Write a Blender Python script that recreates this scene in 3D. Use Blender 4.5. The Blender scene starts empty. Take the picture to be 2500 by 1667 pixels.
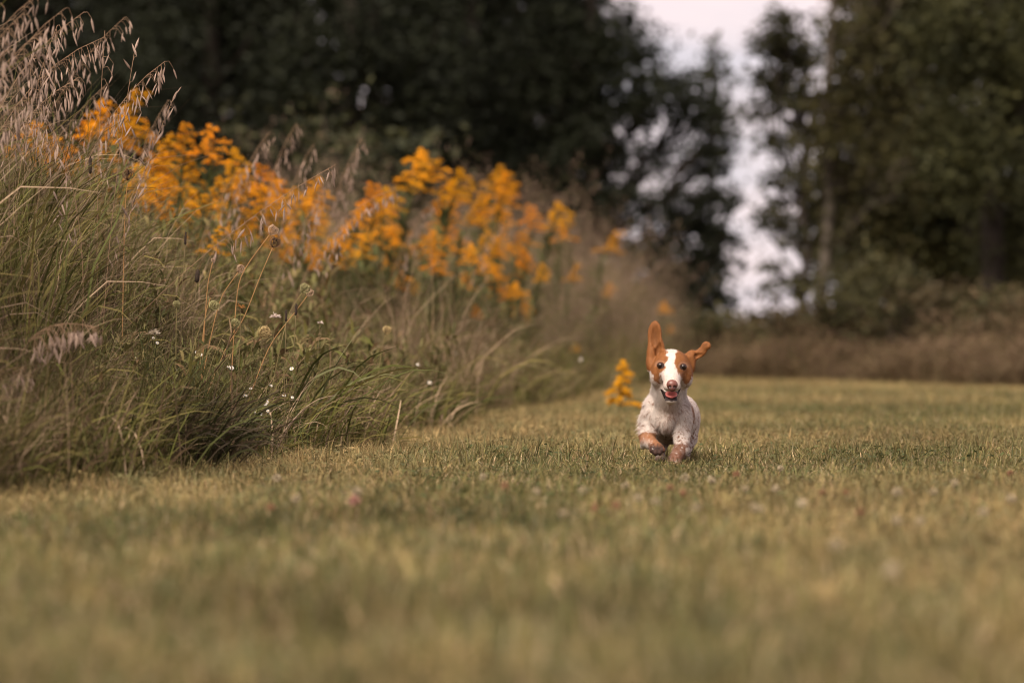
import bpy, math, random
import numpy as np
from mathutils import Vector, Matrix, Euler

S = bpy.context.scene
COL = S.collection
R = np.random.default_rng(11)
random.seed(11)

# ------------------------------------------------------------------ camera
F = 9375.0            # focal length in photograph pixels (135 mm on a 36 mm, 2500 px wide frame)
CAMZ = 0.31
cd = bpy.data.cameras.new('camera')
cam = bpy.data.objects.new('camera', cd)
COL.objects.link(cam)
cam.location = (0, 0, CAMZ)
cam.rotation_euler = (math.radians(90) + math.atan(16.5 / F), 0, 0)
cd.lens = 135
cd.sensor_width = 36
cd.clip_start = 0.05
cd.clip_end = 3000
cd.dof.use_dof = True
cd.dof.focus_distance = 10.05
cd.dof.aperture_fstop = 3.6
cd.dof.aperture_blades = 9
S.camera = cam

# ------------------------------------------------------------------ sky, sun, exposure
SUN = Vector((-0.30, -0.60, 0.72)).normalized()
w = bpy.data.worlds.new('World')
S.world = w
w.use_nodes = True
nt = w.node_tree
nt.nodes.clear()
N = nt.nodes.new
out = N('ShaderNodeOutputWorld'); bg = N('ShaderNodeBackground')
sky = N('ShaderNodeTexSky'); sky.sky_type = 'NISHITA'; sky.sun_disc = False
sky.sun_elevation = math.asin(SUN.z); sky.sun_rotation = math.atan2(SUN.x, SUN.y)
tc = N('ShaderNodeTexCoord'); mp = N('ShaderNodeMapping'); mp.inputs['Scale'].default_value = (9, 9, 34)
no = N('ShaderNodeTexNoise'); no.inputs['Scale'].default_value = 1.3; no.inputs['Detail'].default_value = 4
cr = N('ShaderNodeValToRGB')
cr.color_ramp.elements[0].position = 0.36; cr.color_ramp.elements[0].color = (4.9, 4.4, 4.75, 1)
cr.color_ramp.elements[1].position = 0.62; cr.color_ramp.elements[1].color = (6.9, 5.5, 5.45, 1)
mx = N('ShaderNodeMix'); mx.data_type = 'RGBA'; mx.inputs[0].default_value = 0.9
L = nt.links.new
L(tc.outputs['Generated'], mp.inputs['Vector']); L(mp.outputs[0], no.inputs['Vector']); L(no.outputs[0], cr.inputs[0])
L(sky.outputs[0], mx.inputs[6]); L(cr.outputs[0], mx.inputs[7]); L(mx.outputs[2], bg.inputs['Color'])
bg.inputs['Strength'].default_value = 0.068
L(bg.outputs[0], out.inputs[0])

sd = bpy.data.lights.new('sun', 'SUN'); so = bpy.data.objects.new('sun', sd); COL.objects.link(so)
sd.energy = 3.0; sd.angle = math.radians(40); sd.color = (1.0, 0.88, 0.74)
so.rotation_euler = SUN.to_track_quat('Z', 'Y').to_euler()
so.location = (-20, -10, 30)

S.view_settings.view_transform = 'Standard'
S.view_settings.look = 'None'
S.view_settings.exposure = 1.27
S.view_settings.gamma = 1.0
S.render.engine = 'CYCLES'
S.cycles.filter_width = 1.1
S.cycles.max_bounces = 5
S.cycles.diffuse_bounces = 3
S.cycles.glossy_bounces = 2
S.cycles.transmission_bounces = 3
S.cycles.use_denoising = True
try:
    S.cycles.denoiser = 'OPENIMAGEDENOISE'
except Exception:
    pass


# ------------------------------------------------------------------ helpers
def at(px, py, d):
    """a photograph pixel seen d metres from the camera, as a point of the place"""
    return np.array([(px - 1250) / F * d, d, CAMZ - (py - 850) / F * d])


def tag(o, label=None, cat=None, group=None, kind=None):
    if label: o['label'] = label
    if cat: o['category'] = cat
    if group: o['group'] = group
    if kind: o['kind'] = kind
    return o


def link(o, parent=None):
    COL.objects.link(o)
    if parent is not None:
        o.parent = parent
    return o


def thing(name, label, cat, loc, group=None, rz=0.0, scale=1.0):
    o = bpy.data.objects.new(name, None)
    o.empty_display_size = 0.05
    o.location = loc
    o.rotation_euler = (0, 0, rz)
    o.scale = (scale,) * 3
    COL.objects.link(o)
    return tag(o, label, cat, group)


def part(name, me, parent, loc=(0, 0, 0), rot=(0, 0, 0), scale=(1, 1, 1)):
    o = bpy.data.objects.new(name, me)
    o.location = loc; o.rotation_euler = rot; o.scale = scale
    return link(o, parent)


class MB:
    """collects quads/triangles with a colour per vertex"""
    def __init__(s): s.v = []; s.q = []; s.t = []; s.c = []; s.n = 0
    def add(s, v, q=None, t=None, c=(1, 1, 1)):
        v = np.asarray(v, float).reshape(-1, 3)
        c = np.asarray(c, float)
        if c.ndim == 1: c = np.tile(c, (len(v), 1))
        s.v.append(v); s.c.append(c)
        if q is not None and len(q): s.q.append(np.asarray(q, int).reshape(-1, 4) + s.n)
        if t is not None and len(t): s.t.append(np.asarray(t, int).reshape(-1, 3) + s.n)
        s.n += len(v)
    def tube(s, pts, rad, sides=5, c=(1, 1, 1), cap=True):
        pts = np.asarray(pts, float); n = len(pts)
        rad = np.broadcast_to(np.asarray(rad, float), (n,))
        tan = np.gradient(pts, axis=0); tan /= np.linalg.norm(tan, axis=1)[:, None] + 1e-9
        ref = np.array([0.13, 0.97, 0.2]) if abs(tan[0, 1]) < 0.8 else np.array([1.0, 0.1, 0.1])
        u = np.cross(tan, ref); u /= np.linalg.norm(u, axis=1)[:, None] + 1e-9
        vv = np.cross(tan, u)
        a = np.arange(sides) * 2 * np.pi / sides
        ring = pts[:, None] + rad[:, None, None] * (np.cos(a)[None, :, None] * u[:, None] + np.sin(a)[None, :, None] * vv[:, None])
        i = np.arange(n - 1)[:, None] * sides; j = np.arange(sides)[None]; k = (j + 1) % sides
        q = np.stack([i + j, i + k, i + sides + k, i + sides + j], -1).reshape(-1, 4)
        t = None
        if cap and sides > 2:
            e = (n - 1) * sides
            t = [[e, e + m, e + m + 1] for m in range(1, sides - 1)] + [[0, m + 1, m] for m in range(1, sides - 1)]
        s.add(ring.reshape(-1, 3), q, t, c)
    def mesh(s, name, mat, smooth=False):
        v = np.concatenate(s.v) if s.v else np.zeros((0, 3)); c = np.concatenate(s.c) if s.c else np.zeros((0, 3))
        q = np.concatenate(s.q) if s.q else np.zeros((0, 4), int); t = np.concatenate(s.t) if s.t else np.zeros((0, 3), int)
        me = bpy.data.meshes.new(name)
        me.vertices.add(len(v)); me.vertices.foreach_set('co', v.astype(np.float32).ravel())
        me.loops.add(q.size + t.size)
        me.loops.foreach_set('vertex_index', np.concatenate([q.ravel(), t.ravel()]).astype(np.int32))
        me.polygons.add(len(q) + len(t))
        ls = np.concatenate([np.arange(len(q)) * 4, q.size + np.arange(len(t)) * 3]).astype(np.int32)
        me.polygons.foreach_set('loop_start', ls)
        try:
            me.polygons.foreach_set('loop_total', np.concatenate([np.full(len(q), 4), np.full(len(t), 3)]).astype(np.int32))
        except Exception:
            pass
        me.polygons.foreach_set('use_smooth', np.full(len(q) + len(t), bool(smooth)))
        me.update(calc_edges=True)
        at_ = me.attributes.new('Col', 'FLOAT_COLOR', 'POINT')
        at_.data.foreach_set('color', np.concatenate([c, np.ones((len(c), 1))], 1).astype(np.float32).ravel())
        me.materials.append(mat)
        me.validate()
        return me


def hash3(i, j, k, s=0):
    n = (i * 374761393 + j * 668265263 + k * 2147483647 + s * 974634777).astype(np.int64) & 0xffffffff
    n = ((n ^ (n >> 13)) * 1274126177) & 0xffffffff
    n = ((n ^ (n >> 16)) * 2246822519) & 0xffffffff
    return ((n ^ (n >> 15)) & 0xffffff) / float(0xffffff)


def vnoise(p, s=0):
    p = np.asarray(p); i = np.floor(p).astype(np.int64); f = p - i; f = f * f * (3 - 2 * f)
    r = 0
    for a in (0, 1):
        for b in (0, 1):
            for c in (0, 1):
                wgt = (f[..., 0] if a else 1 - f[..., 0]) * (f[..., 1] if b else 1 - f[..., 1]) * (f[..., 2] if c else 1 - f[..., 2])
                r = r + wgt * hash3(i[..., 0] + a, i[..., 1] + b, i[..., 2] + c, s)
    return r


def spots(p, s=0):
    """distance to the closest jittered cell point and that point's own random number"""
    i = np.floor(p).astype(np.int64); best = np.full(len(p), 9.0); rid = np.zeros(len(p))
    for a in (-1, 0, 1):
        for b in (-1, 0, 1):
            for c in (-1, 0, 1):
                I = i + np.array([a, b, c])
                pt = I + np.stack([hash3(I[:, 0], I[:, 1], I[:, 2], s + m) for m in (1, 2, 3)], 1)
                d = np.linalg.norm(pt - p, axis=1)
                m = d < best
                best[m] = d[m]; rid[m] = hash3(I[:, 0], I[:, 1], I[:, 2], s + 7)[m]
    return best, rid


def sstep(a, b, x):
    t = np.clip((np.asarray(x, float) - a) / (b - a), 0, 1)
    return t * t * (3 - 2 * t)


# ------------------------------------------------------------------ materials
def mat_vcol(name, rough=0.6, transl=0.3, spec=0.25, noise=None, tint=None, dry=(0.3, 0.23, 0.12), coat=0.0, var=0.25, fine=None):
    """colour from the mesh's own colours; tint = per-instance dryness; noise = size of the broad colour drift over the place"""
    m = bpy.data.materials.new(name); m.use_nodes = True
    n = m.node_tree; n.nodes.clear(); A = n.nodes.new; K = n.links.new
    o = A('ShaderNodeOutputMaterial'); p = A('ShaderNodeBsdfPrincipled')
    a = A('ShaderNodeAttribute'); a.attribute_name = 'Col'
    col = a.outputs['Color']
    if tint:
        t = A('ShaderNodeAttribute'); t.attribute_name = 'tint'; t.attribute_type = 'INSTANCER'
        x = A('ShaderNodeMix'); x.data_type = 'RGBA'; x.blend_type = 'MIX'
        x.inputs[7].default_value = (*dry, 1)
        K(t.outputs['Fac'], x.inputs[0]); K(col, x.inputs[6]); col = x.outputs[2]
    if noise:
        g = A('ShaderNodeNewGeometry'); nz = A('ShaderNodeTexNoise'); nz.inputs['Scale'].default_value = noise; nz.inputs['Detail'].default_value = 3
        K(g.outputs['Position'], nz.inputs['Vector'])
        mr = A('ShaderNodeMapRange'); mr.inputs[1].default_value = 0.3; mr.inputs[2].default_value = 0.7
        mr.inputs[3].default_value = 1 - var; mr.inputs[4].default_value = 1 + var
        K(nz.outputs[0], mr.inputs[0])
        x = A('ShaderNodeVectorMath'); x.operation = 'SCALE'
        K(col, x.inputs[0]); K(mr.outputs[0], x.inputs['Scale']); col = x.outputs[0]
        if fine:
            n2 = A('ShaderNodeTexNoise'); n2.inputs['Scale'].default_value = fine; n2.inputs['Detail'].default_value = 2
            K(g.outputs['Position'], n2.inputs['Vector'])
            r2_ = A('ShaderNodeMapRange'); r2_.inputs[1].default_value = 0.38; r2_.inputs[2].default_value = 0.68
            K(n2.outputs[0], r2_.inputs[0])
            y2 = A('ShaderNodeMix'); y2.data_type = 'RGBA'; y2.blend_type = 'MULTIPLY'; y2.inputs[0].default_value = 1
            y3 = A('ShaderNodeMix'); y3.data_type = 'RGBA'; y3.inputs[6].default_value = (.62, .72, .70, 1); y3.inputs[7].default_value = (1.55, 1.38, 1.35, 1)
            K(r2_.outputs[0], y3.inputs[0]); K(col, y2.inputs[6]); K(y3.outputs[2], y2.inputs[7]); col = y2.outputs[2]
    K(col, p.inputs['Base Color'])
    p.inputs['Roughness'].default_value = rough
    p.inputs['Specular IOR Level'].default_value = spec
    if coat: p.inputs['Coat Weight'].default_value = coat; p.inputs['Coat Roughness'].default_value = 0.08
    if transl:
        tr = A('ShaderNodeBsdfTranslucent'); K(col, tr.inputs['Color'])
        ms = A('ShaderNodeMixShader'); ms.inputs[0].default_value = transl
        K(p.outputs[0], ms.inputs[1]); K(tr.outputs[0], ms.inputs[2]); K(ms.outputs[0], o.inputs[0])
    else:
        K(p.outputs[0], o.inputs[0])
    return m


M_LAWN = mat_vcol('lawn_blades', 0.65, 0.25, 0.12, noise=1.3, tint=True, dry=(0.285, 0.212, 0.098), var=0.36, fine=9)
M_MEADOW = mat_vcol('meadow_blades', 0.7, 0.18, 0.1, noise=2.6, tint=True, dry=(0.15, 0.105, 0.06), var=0.42)
M_STRAW = mat_vcol('dry_straw', 0.7, 0.2, 0.15, noise=30, var=0.15)
M_HEAD = mat_vcol('dry_seed_head', 0.85, 0.1, 0.1, noise=300, var=0.25)
M_GOLD = mat_vcol('goldenrod_florets', 0.7, 0.3, 0.1, noise=25, var=0.2)
M_LEAF = mat_vcol('tree_leaves', 0.65, 0.22, 0.15, noise=0.9, var=0.35)
M_BARK = mat_vcol('bark', 0.9, 0, 0.1, noise=6, var=0.3)
M_PETAL = mat_vcol('white_petals', 0.6, 0.3, 0.2)


def mat_ground():
    m = bpy.data.materials.new('soil_and_thatch'); m.use_nodes = True
    n = m.node_tree; p = n.nodes['Principled BSDF']; A = n.nodes.new; K = n.links.new
    g = A('ShaderNodeNewGeometry')
    a = A('ShaderNodeTexNoise'); a.inputs['Scale'].default_value = 1.1; a.inputs['Detail'].default_value = 8
    b = A('ShaderNodeTexNoise'); b.inputs['Scale'].default_value = 90; b.inputs['Detail'].default_value = 3
    K(g.outputs['Position'], a.inputs['Vector']); K(g.outputs['Position'], b.inputs['Vector'])
    r = A('ShaderNodeValToRGB'); e = r.color_ramp.elements
    e[0].position = 0.35; e[0].color = (0.055, 0.048, 0.022, 1); e[1].position = 0.65; e[1].color = (0.12, 0.092, 0.045, 1)
    mxx = A('ShaderNodeMix'); mxx.inputs[0].default_value = 0.6
    K(a.outputs[0], mxx.inputs[2]); K(b.outputs[0], mxx.inputs[3]); K(mxx.outputs[0], r.inputs[0]); K(r.outputs[0], p.inputs['Base Color'])
    p.inputs['Roughness'].default_value = 0.95; p.inputs['Specular IOR Level'].default_value = 0.1
    bp = A('ShaderNodeBump'); bp.inputs['Strength'].default_value = 0.6; bp.inputs['Distance'].default_value = 0.02
    K(b.outputs[0], bp.inputs['Height']); K(bp.outputs[0], p.inputs['Normal'])
    return m


# ------------------------------------------------------------------ ground
gm = MB()
xs = np.concatenate([[-1500, -400, -120], np.linspace(-40, 40, 41), [120, 400, 1500]])
ys = np.concatenate([[-400, -60], np.linspace(-10, 100, 56), [150, 400, 2200]])
gx, gy = np.meshgrid(xs, ys)
gz = 0.03 * (vnoise(np.stack([gx * 0.11, gy * 0.06, gx * 0], -1), 3) - 0.5) * sstep(12, 20, gy)
nx = len(xs)
qi = np.array([[r * nx + c, r * nx + c + 1, (r + 1) * nx + c + 1, (r + 1) * nx + c] for r in range(len(ys) - 1) for c in range(nx - 1)])
gm.add(np.stack([gx, gy, gz], -1).reshape(-1, 3), qi)
ground = part('ground', gm.mesh('ground', mat_ground(), True), None)
ground['kind'] = 'structure'

EDGE_D = np.array([-5, 6, 7.5, 8.9, 9.8, 10.6, 11.8, 13.8, 18.4, 27.6, 38.0])
EDGE_X = np.array([-1.50, -1.27, -1.12, -0.95, -0.76, -0.63, -0.50, -0.37, -0.10, 0.68, 1.62])
FAR_X = np.array([1.62, 3.75, 8.0, 16.0])
FAR_D = np.array([38.0, 28.0, 20.0, 13.0])


def edge_x(d): return np.interp(d, EDGE_D, EDGE_X) + (0.10 + .26 * sstep(11, 16, d)) * (vnoise(np.stack([np.asarray(d) * 0.8, np.asarray(d) * 0, np.asarray(d) * 0], -1), 5) - 0.5)
def far_d(x): return np.interp(x, FAR_X, FAR_D)
def on_lawn(x, d):
    x = np.asarray(x, float); d = np.asarray(d, float)
    return (x > edge_x(d)) & (d < np.where(x < 1.62, 38.0, far_d(x)))


# ------------------------------------------------------------------ trees
def leaf_cloud(mb, c, rad, n, size, cols, rng, clump=0.24, per=26):
    """leaf-sized quads gathered in clumps inside an ellipsoid"""
    nc = max(3, n // per)
    d = rng.normal(size=(nc, 3)); d /= np.linalg.norm(d, axis=1)[:, None]
    cc = d * (rng.random((nc, 1)) ** 0.45) * rad + c
    k = rng.integers(0, nc, n)
    p = cc[k] + rng.normal(size=(n, 3)) * clump * np.array([1.15, 1.15, 0.6])
    ax = rng.normal(size=(n, 3)); ax[:, 2] *= 0.6; ax /= np.linalg.norm(ax, axis=1)[:, None]
    up = rng.normal(size=(n, 3)); b = np.cross(ax, up); b /= np.linalg.norm(b, axis=1)[:, None]
    s = size * (0.6 + 0.8 * rng.random((n, 1)))
    v = np.stack([p - ax * s * 0.5, p + b * s * 0.3, p + ax * s * 0.6, p - b * s * 0.3], 1)
    ck = rng.random((nc, 1))
    mixv = np.clip(0.6 * ck[k] + 0.5 * rng.random((n, 1)) - 0.05, 0, 1)
    col = np.asarray(cols[0]) * (1 - mixv) + np.asarray(cols[1]) * mixv
    mb.add(v.reshape(-1, 3), np.arange(4 * n).reshape(-1, 4), None, np.repeat(col, 4, 0))
    return cc


def wobble(a, b, n, amp, rng):
    t = np.linspace(0, 1, n)[:, None]
    p = np.asarray(a) * (1 - t) + np.asarray(b) * t
    off = rng.normal(size=(n, 3)) * amp
    off[0] = off[-1] = 0
    return p + off


def tree(name, label, px, d, height, tr, lobes, cols, leaf=0.15, group=None, seed=0, cat='tree', crown='crown', bark=(0.028, 0.022, 0.018), per=26, clump=0.24, limbs=9, lean=0.0, dens=1.0):
    """lobes: (px, py, dd, rx, ry, rz, n) - centre in the picture at depth d + dd, radii in metres"""
    rng = np.random.default_rng(seed + 100)
    X0 = (px - 1250) / F * d
    o = thing(name, label, cat, (X0, d, 0), group)
    base = np.array([X0, d, 0])
    tb = MB()
    hts = np.linspace(-0.05, height, 9)
    path = np.stack([X0 * 0 + lean * (hts / height) + rng.normal(size=9) * 0.03 * (hts > 0.5), rng.normal(size=9) * 0.04, hts], 1)
    tb.tube(path, tr * (1 - 0.8 * np.linspace(0, 1, 9)) * np.where(np.arange(9) == 0, 1.4, 1), 9, np.asarray(bark))
    lb = MB(); cb = MB()
    for (lx, ly, dd, rx, ry, rz, n) in lobes:
        n = int(n * dens)
        c = at(lx, ly, d + dd) - base
        cc = leaf_cloud(cb, c, np.array([rx, ry, rz]), n, leaf, cols, rng, clump, per)
        zt = np.clip(c[2] * 0.7 - 0.3 * abs(c[0]), 0.3, height * 0.92)
        st = np.array([np.interp(zt, hts, path[:, 0]), np.interp(zt, hts, path[:, 1]), zt])
        lb.tube(wobble(st, c, 6, 0.05 * np.linalg.norm(c - st) * 0.4, rng), np.linspace(tr * 0.26, 0.012, 6), 5, np.asarray(bark) * .7)
        for q in cc[:: max(1, len(cc) // limbs)]:
            m = c * 0.6 + st * 0.4
            lb.tube(wobble(m, q, 4, 0.06, rng), np.linspace(tr * 0.16 + 0.008, 0.006, 4), 4, np.asarray(bark))
    part('trunk', tb.mesh('trunk', M_BARK, True), o)
    part('limbs', lb.mesh('limbs', M_BARK, True), o)
    part(crown, cb.mesh(crown, M_LEAF), o)
    return o


G_DARK = [(0.007, 0.009, 0.005), (0.020, 0.023, 0.011)]
G_MID = [(0.015, 0.018, 0.008), (0.046, 0.046, 0.018)]
G_THK = [(0.024, 0.025, 0.010), (0.075, 0.066, 0.026)]
G_OLV = [(0.017, 0.018, 0.007), (0.064, 0.054, 0.019)]


def box_lobes(x0, x1, y0, y1, nx_, ny_, d, n, dense=1.0, jit=0.35, rng=R, dd=1.2):
    r = []
    for i in range(nx_):
        for j in range(ny_):
            cx = x0 + (i + 0.5) / nx_ * (x1 - x0) + rng.normal() * jit * (x1 - x0) / nx_ * 0.5
            cy = y0 + (j + 0.5) / ny_ * (y1 - y0) + rng.normal() * jit * (y1 - y0) / ny_ * 0.5
            rx = (x1 - x0) / nx_ * 0.62 / F * d; rz = (y1 - y0) / ny_ * 0.62 / F * d
            r.append((cx, cy, rng.normal() * dd, rx, (rx + rz) * 0.6, rz, int(n * dense)))
    return r


tree('broadleaf_tree', 'dark broadleaf tree above the tallest drooping brome at the picture edge', 60, 54, 9.5, 0.20, box_lobes(-330, 420, -620, 700, 3, 4, 54, 2600), G_DARK, 0.11, seed=1)
tree('broadleaf_tree', 'near-black leafy tree rising behind the isolated arched brome stalk', 520, 59, 10, 0.22, box_lobes(230, 800, -620, 720, 3, 4, 59, 2600), G_DARK, 0.11, seed=2)
tree('broadleaf_tree', 'dark green tree standing behind the middle of the goldenrod bank', 860, 56, 9.6, 0.2, box_lobes(620, 1120, -620, 720, 3, 4, 56, 2600), G_DARK, 0.11, seed=3)
tree('broadleaf_tree', 'dark leafy tree behind the highest orange plumes of the bank', 1150, 61, 10, 0.22, box_lobes(980, 1390, -650, 720, 3, 4, 61, 2600), G_DARK, 0.11, seed=4)
# the tree whose thin side shows the sky through it
tree('broadleaf_tree', 'thin-crowned tree whose leaves let through round specks of sky', 1440, 58, 8.5, 0.17,
     [(1400, -200, 0, 1.1, 1.1, 1.2, 1300), (1420, 60, .3, 0.9, 1.0, 0.8, 1300), (1530, 130, 0, 0.55, .7, .6, 620), (1330, 200, 0, 0.7, 1.0, .7, 900),
      (1600, 230, -.3, 0.62, 0.8, .55, 700), (1480, 300, .3, 0.7, 0.9, .55, 650), (1690, 270, .2, 0.55, 0.7, .42, 480), (1590, 380, .2, 0.55, 0.7, .4, 330),
      (1400, 420, 0, 0.6, 0.8, .5, 420), (1720, 400, 0, 0.45, 0.6, .4, 230), (1520, 500, 0, 0.6, 0.8, .45, 420), (1640, 520, 0, 0.5, 0.6, .4, 330),
      (1420, 580, .3, 0.6, 0.8, .5, 520), (1560, 620, 0, 0.6, 0.7, .42, 600), (1700, 610, 0, 0.48, 0.5, .2, 190), (1740, 640, 0, 0.36, 0.4, .12, 130), (1640, 690, 0, 0.45, 0.6, .34, 380),
      (1480, 720, 0, 0.8, 0.8, .4, 700), (1320, 650, 0, .7, .8, .6, 620), (1290, 430, 0, .6, .8, .5, 620), (1440, 150, -.3, .5, .5, .6, 700), (1430, 330, -.3, .5, .5, .5, 600), (1450, 480, -.3, .5, .5, .4, 450), (1760, 330, 0, .3, .4, .3, 160), (1745, 480, 0, .34, .4, .3, 200), (1700, 545, 0, .4, .4, .22, 240), (1775, 590, 0, .26, .3, .1, 90), (1690, 680, 0, .36, .4, .2, 240), (1720, 735, 0, .4, .4, .16, 300), (1600, 740, 0, .6, .6, .3, 520)],
     G_DARK, 0.105, seed=5, per=16, clump=0.15, limbs=6, dens=1.65)
tree('slender_tree', 'slim tree with a pointed top poking up left of the sky gap', 1738, 63, 4.9, 0.07,
     [(1739, 130, 0, .07, .07, .25, 70), (1738, 190, 0, .2, .25, .25, 170), (1745, 270, 0, .32, .3, .3, 230), (1735, 360, 0, .36, .3, .3, 190), (1745, 470, 0, .36, .3, .35, 150), (1735, 570, 0, .36, .3, .3, 200), (1730, 680, 0, .3, .3, .3, 220)],
     G_MID, 0.12, seed=6, per=14, clump=0.12, limbs=5)
# right-hand group
tree('juniper_tree', 'ragged olive tree with a drooping branch on the lit side of the sky gap', 1962, 50, 4.4, 0.075,
     [(1900, 45, 0, .16, .2, .16, 190), (1895, 110, 0, .26, .3, .2, 330), (1960, 130, .2, .3, .3, .26, 330), (1870, 185, 0, .3, .3, .13, 200), (1930, 230, 0, .36, .4, .22, 330), (1860, 270, 0, .3, .3, .16, 150),
      (1990, 300, .2, .4, .4, .3, 480), (1900, 350, 0, .3, .4, .2, 170), (1960, 420, 0, .34, .4, .28, 260), (1890, 440, 0, .24, .3, .16, 90), (1905, 520, 0, .22, .3, .22, 150), (1950, 560, 0, .2, .3, .2, 110), (1870, 560, 0, .12, .2, .18, 60),
      (2010, 500, .2, .3, .3, .4, 330), (2010, 640, .2, .26, .3, .4, 300), (1900, 660, 0, .24, .2, .10, 60), (1868, 705, 0, .14, .14, .08, 36), (1945, 700, 0, .18, .2, .2, 110)],
     [(0.014, 0.016, 0.008), (0.050, 0.046, 0.020)], 0.105, seed=7, per=14, clump=0.11, limbs=5, bark=(0.04, 0.032, 0.026))
tree('broadleaf_tree', 'tall olive-brown tree with a bare pale trunk beside the sky gap', 2003, 47, 8.5, 0.075,
     box_lobes(2120, 2330, -700, 720, 2, 6, 47, 2600, jit=.25) + [(2090, 60, 0, .35, .5, .5, 520), (2110, 250, 0, .45, .5, .5, 620), (2070, 400, 0, .3, .4, .4, 300), (2080, 560, 0, .3, .4, .4, 500), (2100, 120, -.2, .26, .4, .4, 700), (2060, 240, -.2, .28, .4, .3, 700), (2040, 350, -.2, .3, .4, .3, 600), (2060, 480, .3, .3, .4, .4, 500), (2100, 660, -.2, .3, .4, .4, 600)],
     G_OLV, 0.085, seed=8, bark=(0.085, 0.07, 0.056), per=20, clump=0.18, lean=.25)
tree('broadleaf_tree', 'big dense olive tree filling the corner beyond the brown verge', 2420, 45, 8.5, 0.16, box_lobes(2270, 2720, -700, 720, 3, 6, 45, 2500, jit=.3), [(0.016, 0.019, 0.008), (0.058, 0.056, 0.020)], 0.085, seed=9, per=20, clump=.18)
# second row, closing the wood behind
BL = ['second-row tree behind the tallest brome cluster', 'second-row tree in the gap before the near-black tree', 'second-row tree hidden behind the near-black tree', 'second-row tree behind the tallest dim bush', 'second-row tree behind the highest orange plumes', 'second-row tree showing next to the sky-specked tree']
for k, (px, d) in enumerate([(-60, 84), (240, 80), (520, 86), (800, 81), (1060, 85), (1230, 90)]):
    tree('background_tree', BL[k], px, d, 11, 0.2, box_lobes(px - 230, px + 230, -420, 800, 2, 4, d, 1900), G_DARK, 0.27, group='trees in the second row of the wood', seed=20 + k)
for k, (px, d) in enumerate([(2190, 66), (2420, 70), (2640, 66)]):
    tree('background_tree', ['second-row olive tree behind the pale-trunked tree', 'second-row olive tree behind the dense corner tree', 'second-row olive tree cut by the picture edge'][k], px, d, 10, 0.2, box_lobes(px - 160, px + 160, -500, 800, 2, 4, d, 650), G_OLV, 0.28, group='trees behind the corner tree', seed=30 + k)


def shrub(name, label, px, d, top, rx, cols, n, seed, group=None, leaf=0.06, per=12):
    """leafy bush on the ground: several stems and a crown of leaves"""
    rng = np.random.default_rng(seed)
    X0 = (px - 1250) / F * d
    H = CAMZ - (top - 850) / F * d
    o = thing(name, label, 'shrub', (X0, d, 0), group)
    lb = MB(); cb = MB()
    for k in range(7):
        c = np.array([rng.normal() * rx * 0.5, rng.normal() * rx * 0.4, H * (0.25 + 0.58 * rng.random())])
        leaf_cloud(cb, c, np.array([rx * 0.5, rx * 0.5, H * 0.24]), n // 7, leaf, cols, rng, leaf * 1.3, per)
        lb.tube(wobble((c[0] * .2, c[1] * .2, -0.03), c + [0, 0, H * .1], 5, 0.03, rng), np.linspace(0.02, 0.004, 5), 4, (0.08, 0.06, 0.045))
    part('stems', lb.mesh('stems', M_BARK, True), o)
    part('foliage', cb.mesh('foliage', M_LEAF), o)
    return o


SH = [(480, 31, 330, 'green bush with loose sprigs behind the orange bank'), (600, 33, 235, 'tall sapling bush in the dark behind the orange bank'),
      (780, 32, 290, 'dim green bush behind the wispy pale seed heads'), (850, 34, 190, 'tallest dim green bush behind the orange bank'), (950, 33, 310, 'bush peeping over the goldenrods next to the highest plume')]
for k, (px, d, top, lab) in enumerate(SH):
    shrub('shrub', lab, px, d, top, 0.42, G_MID, 900, 40 + k, leaf=0.10, per=9)
rs = np.random.default_rng(3)
for k in range(16):
    px = 1660 + k * 58 + rs.normal() * 14
    d = 40 - (px - 1700) / 800 * 10 + 2.6 + rs.random() * 2.5
    top = (765 if px < 1990 else 700 + rs.normal() * 30) - rs.random() * 20
    shrub('shrub', ['first', 'second', 'third', 'fourth', 'fifth', 'sixth', 'seventh', 'eighth', 'ninth', 'tenth', 'eleventh', 'twelfth', 'thirteenth', 'fourteenth', 'fifteenth', 'sixteenth'][k] + ' thicket bush behind the brown verge, counted from the erect dog ear', px, d, top, 0.55, G_THK if k % 3 else [(0.035, 0.028, 0.013), (0.085, 0.062, 0.030)], 1300, 60 + k, group='thicket bushes along the wood edge', leaf=0.07)
for k in range(9):
    px = 1180 + k * 62; d = 52 + rs.random() * 4
    shrub('shrub', ['first', 'second', 'third', 'fourth', 'fifth', 'sixth', 'seventh', 'eighth', 'ninth'][k] + ' dark bush under the sky-specked tree, counted from the orange bank', px, d, 735 + rs.normal() * 18 + (25 if px > 1600 else 0), 0.6, G_DARK, 700, 90 + k, group='dark bushes at the foot of the wood', leaf=0.10)


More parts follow.
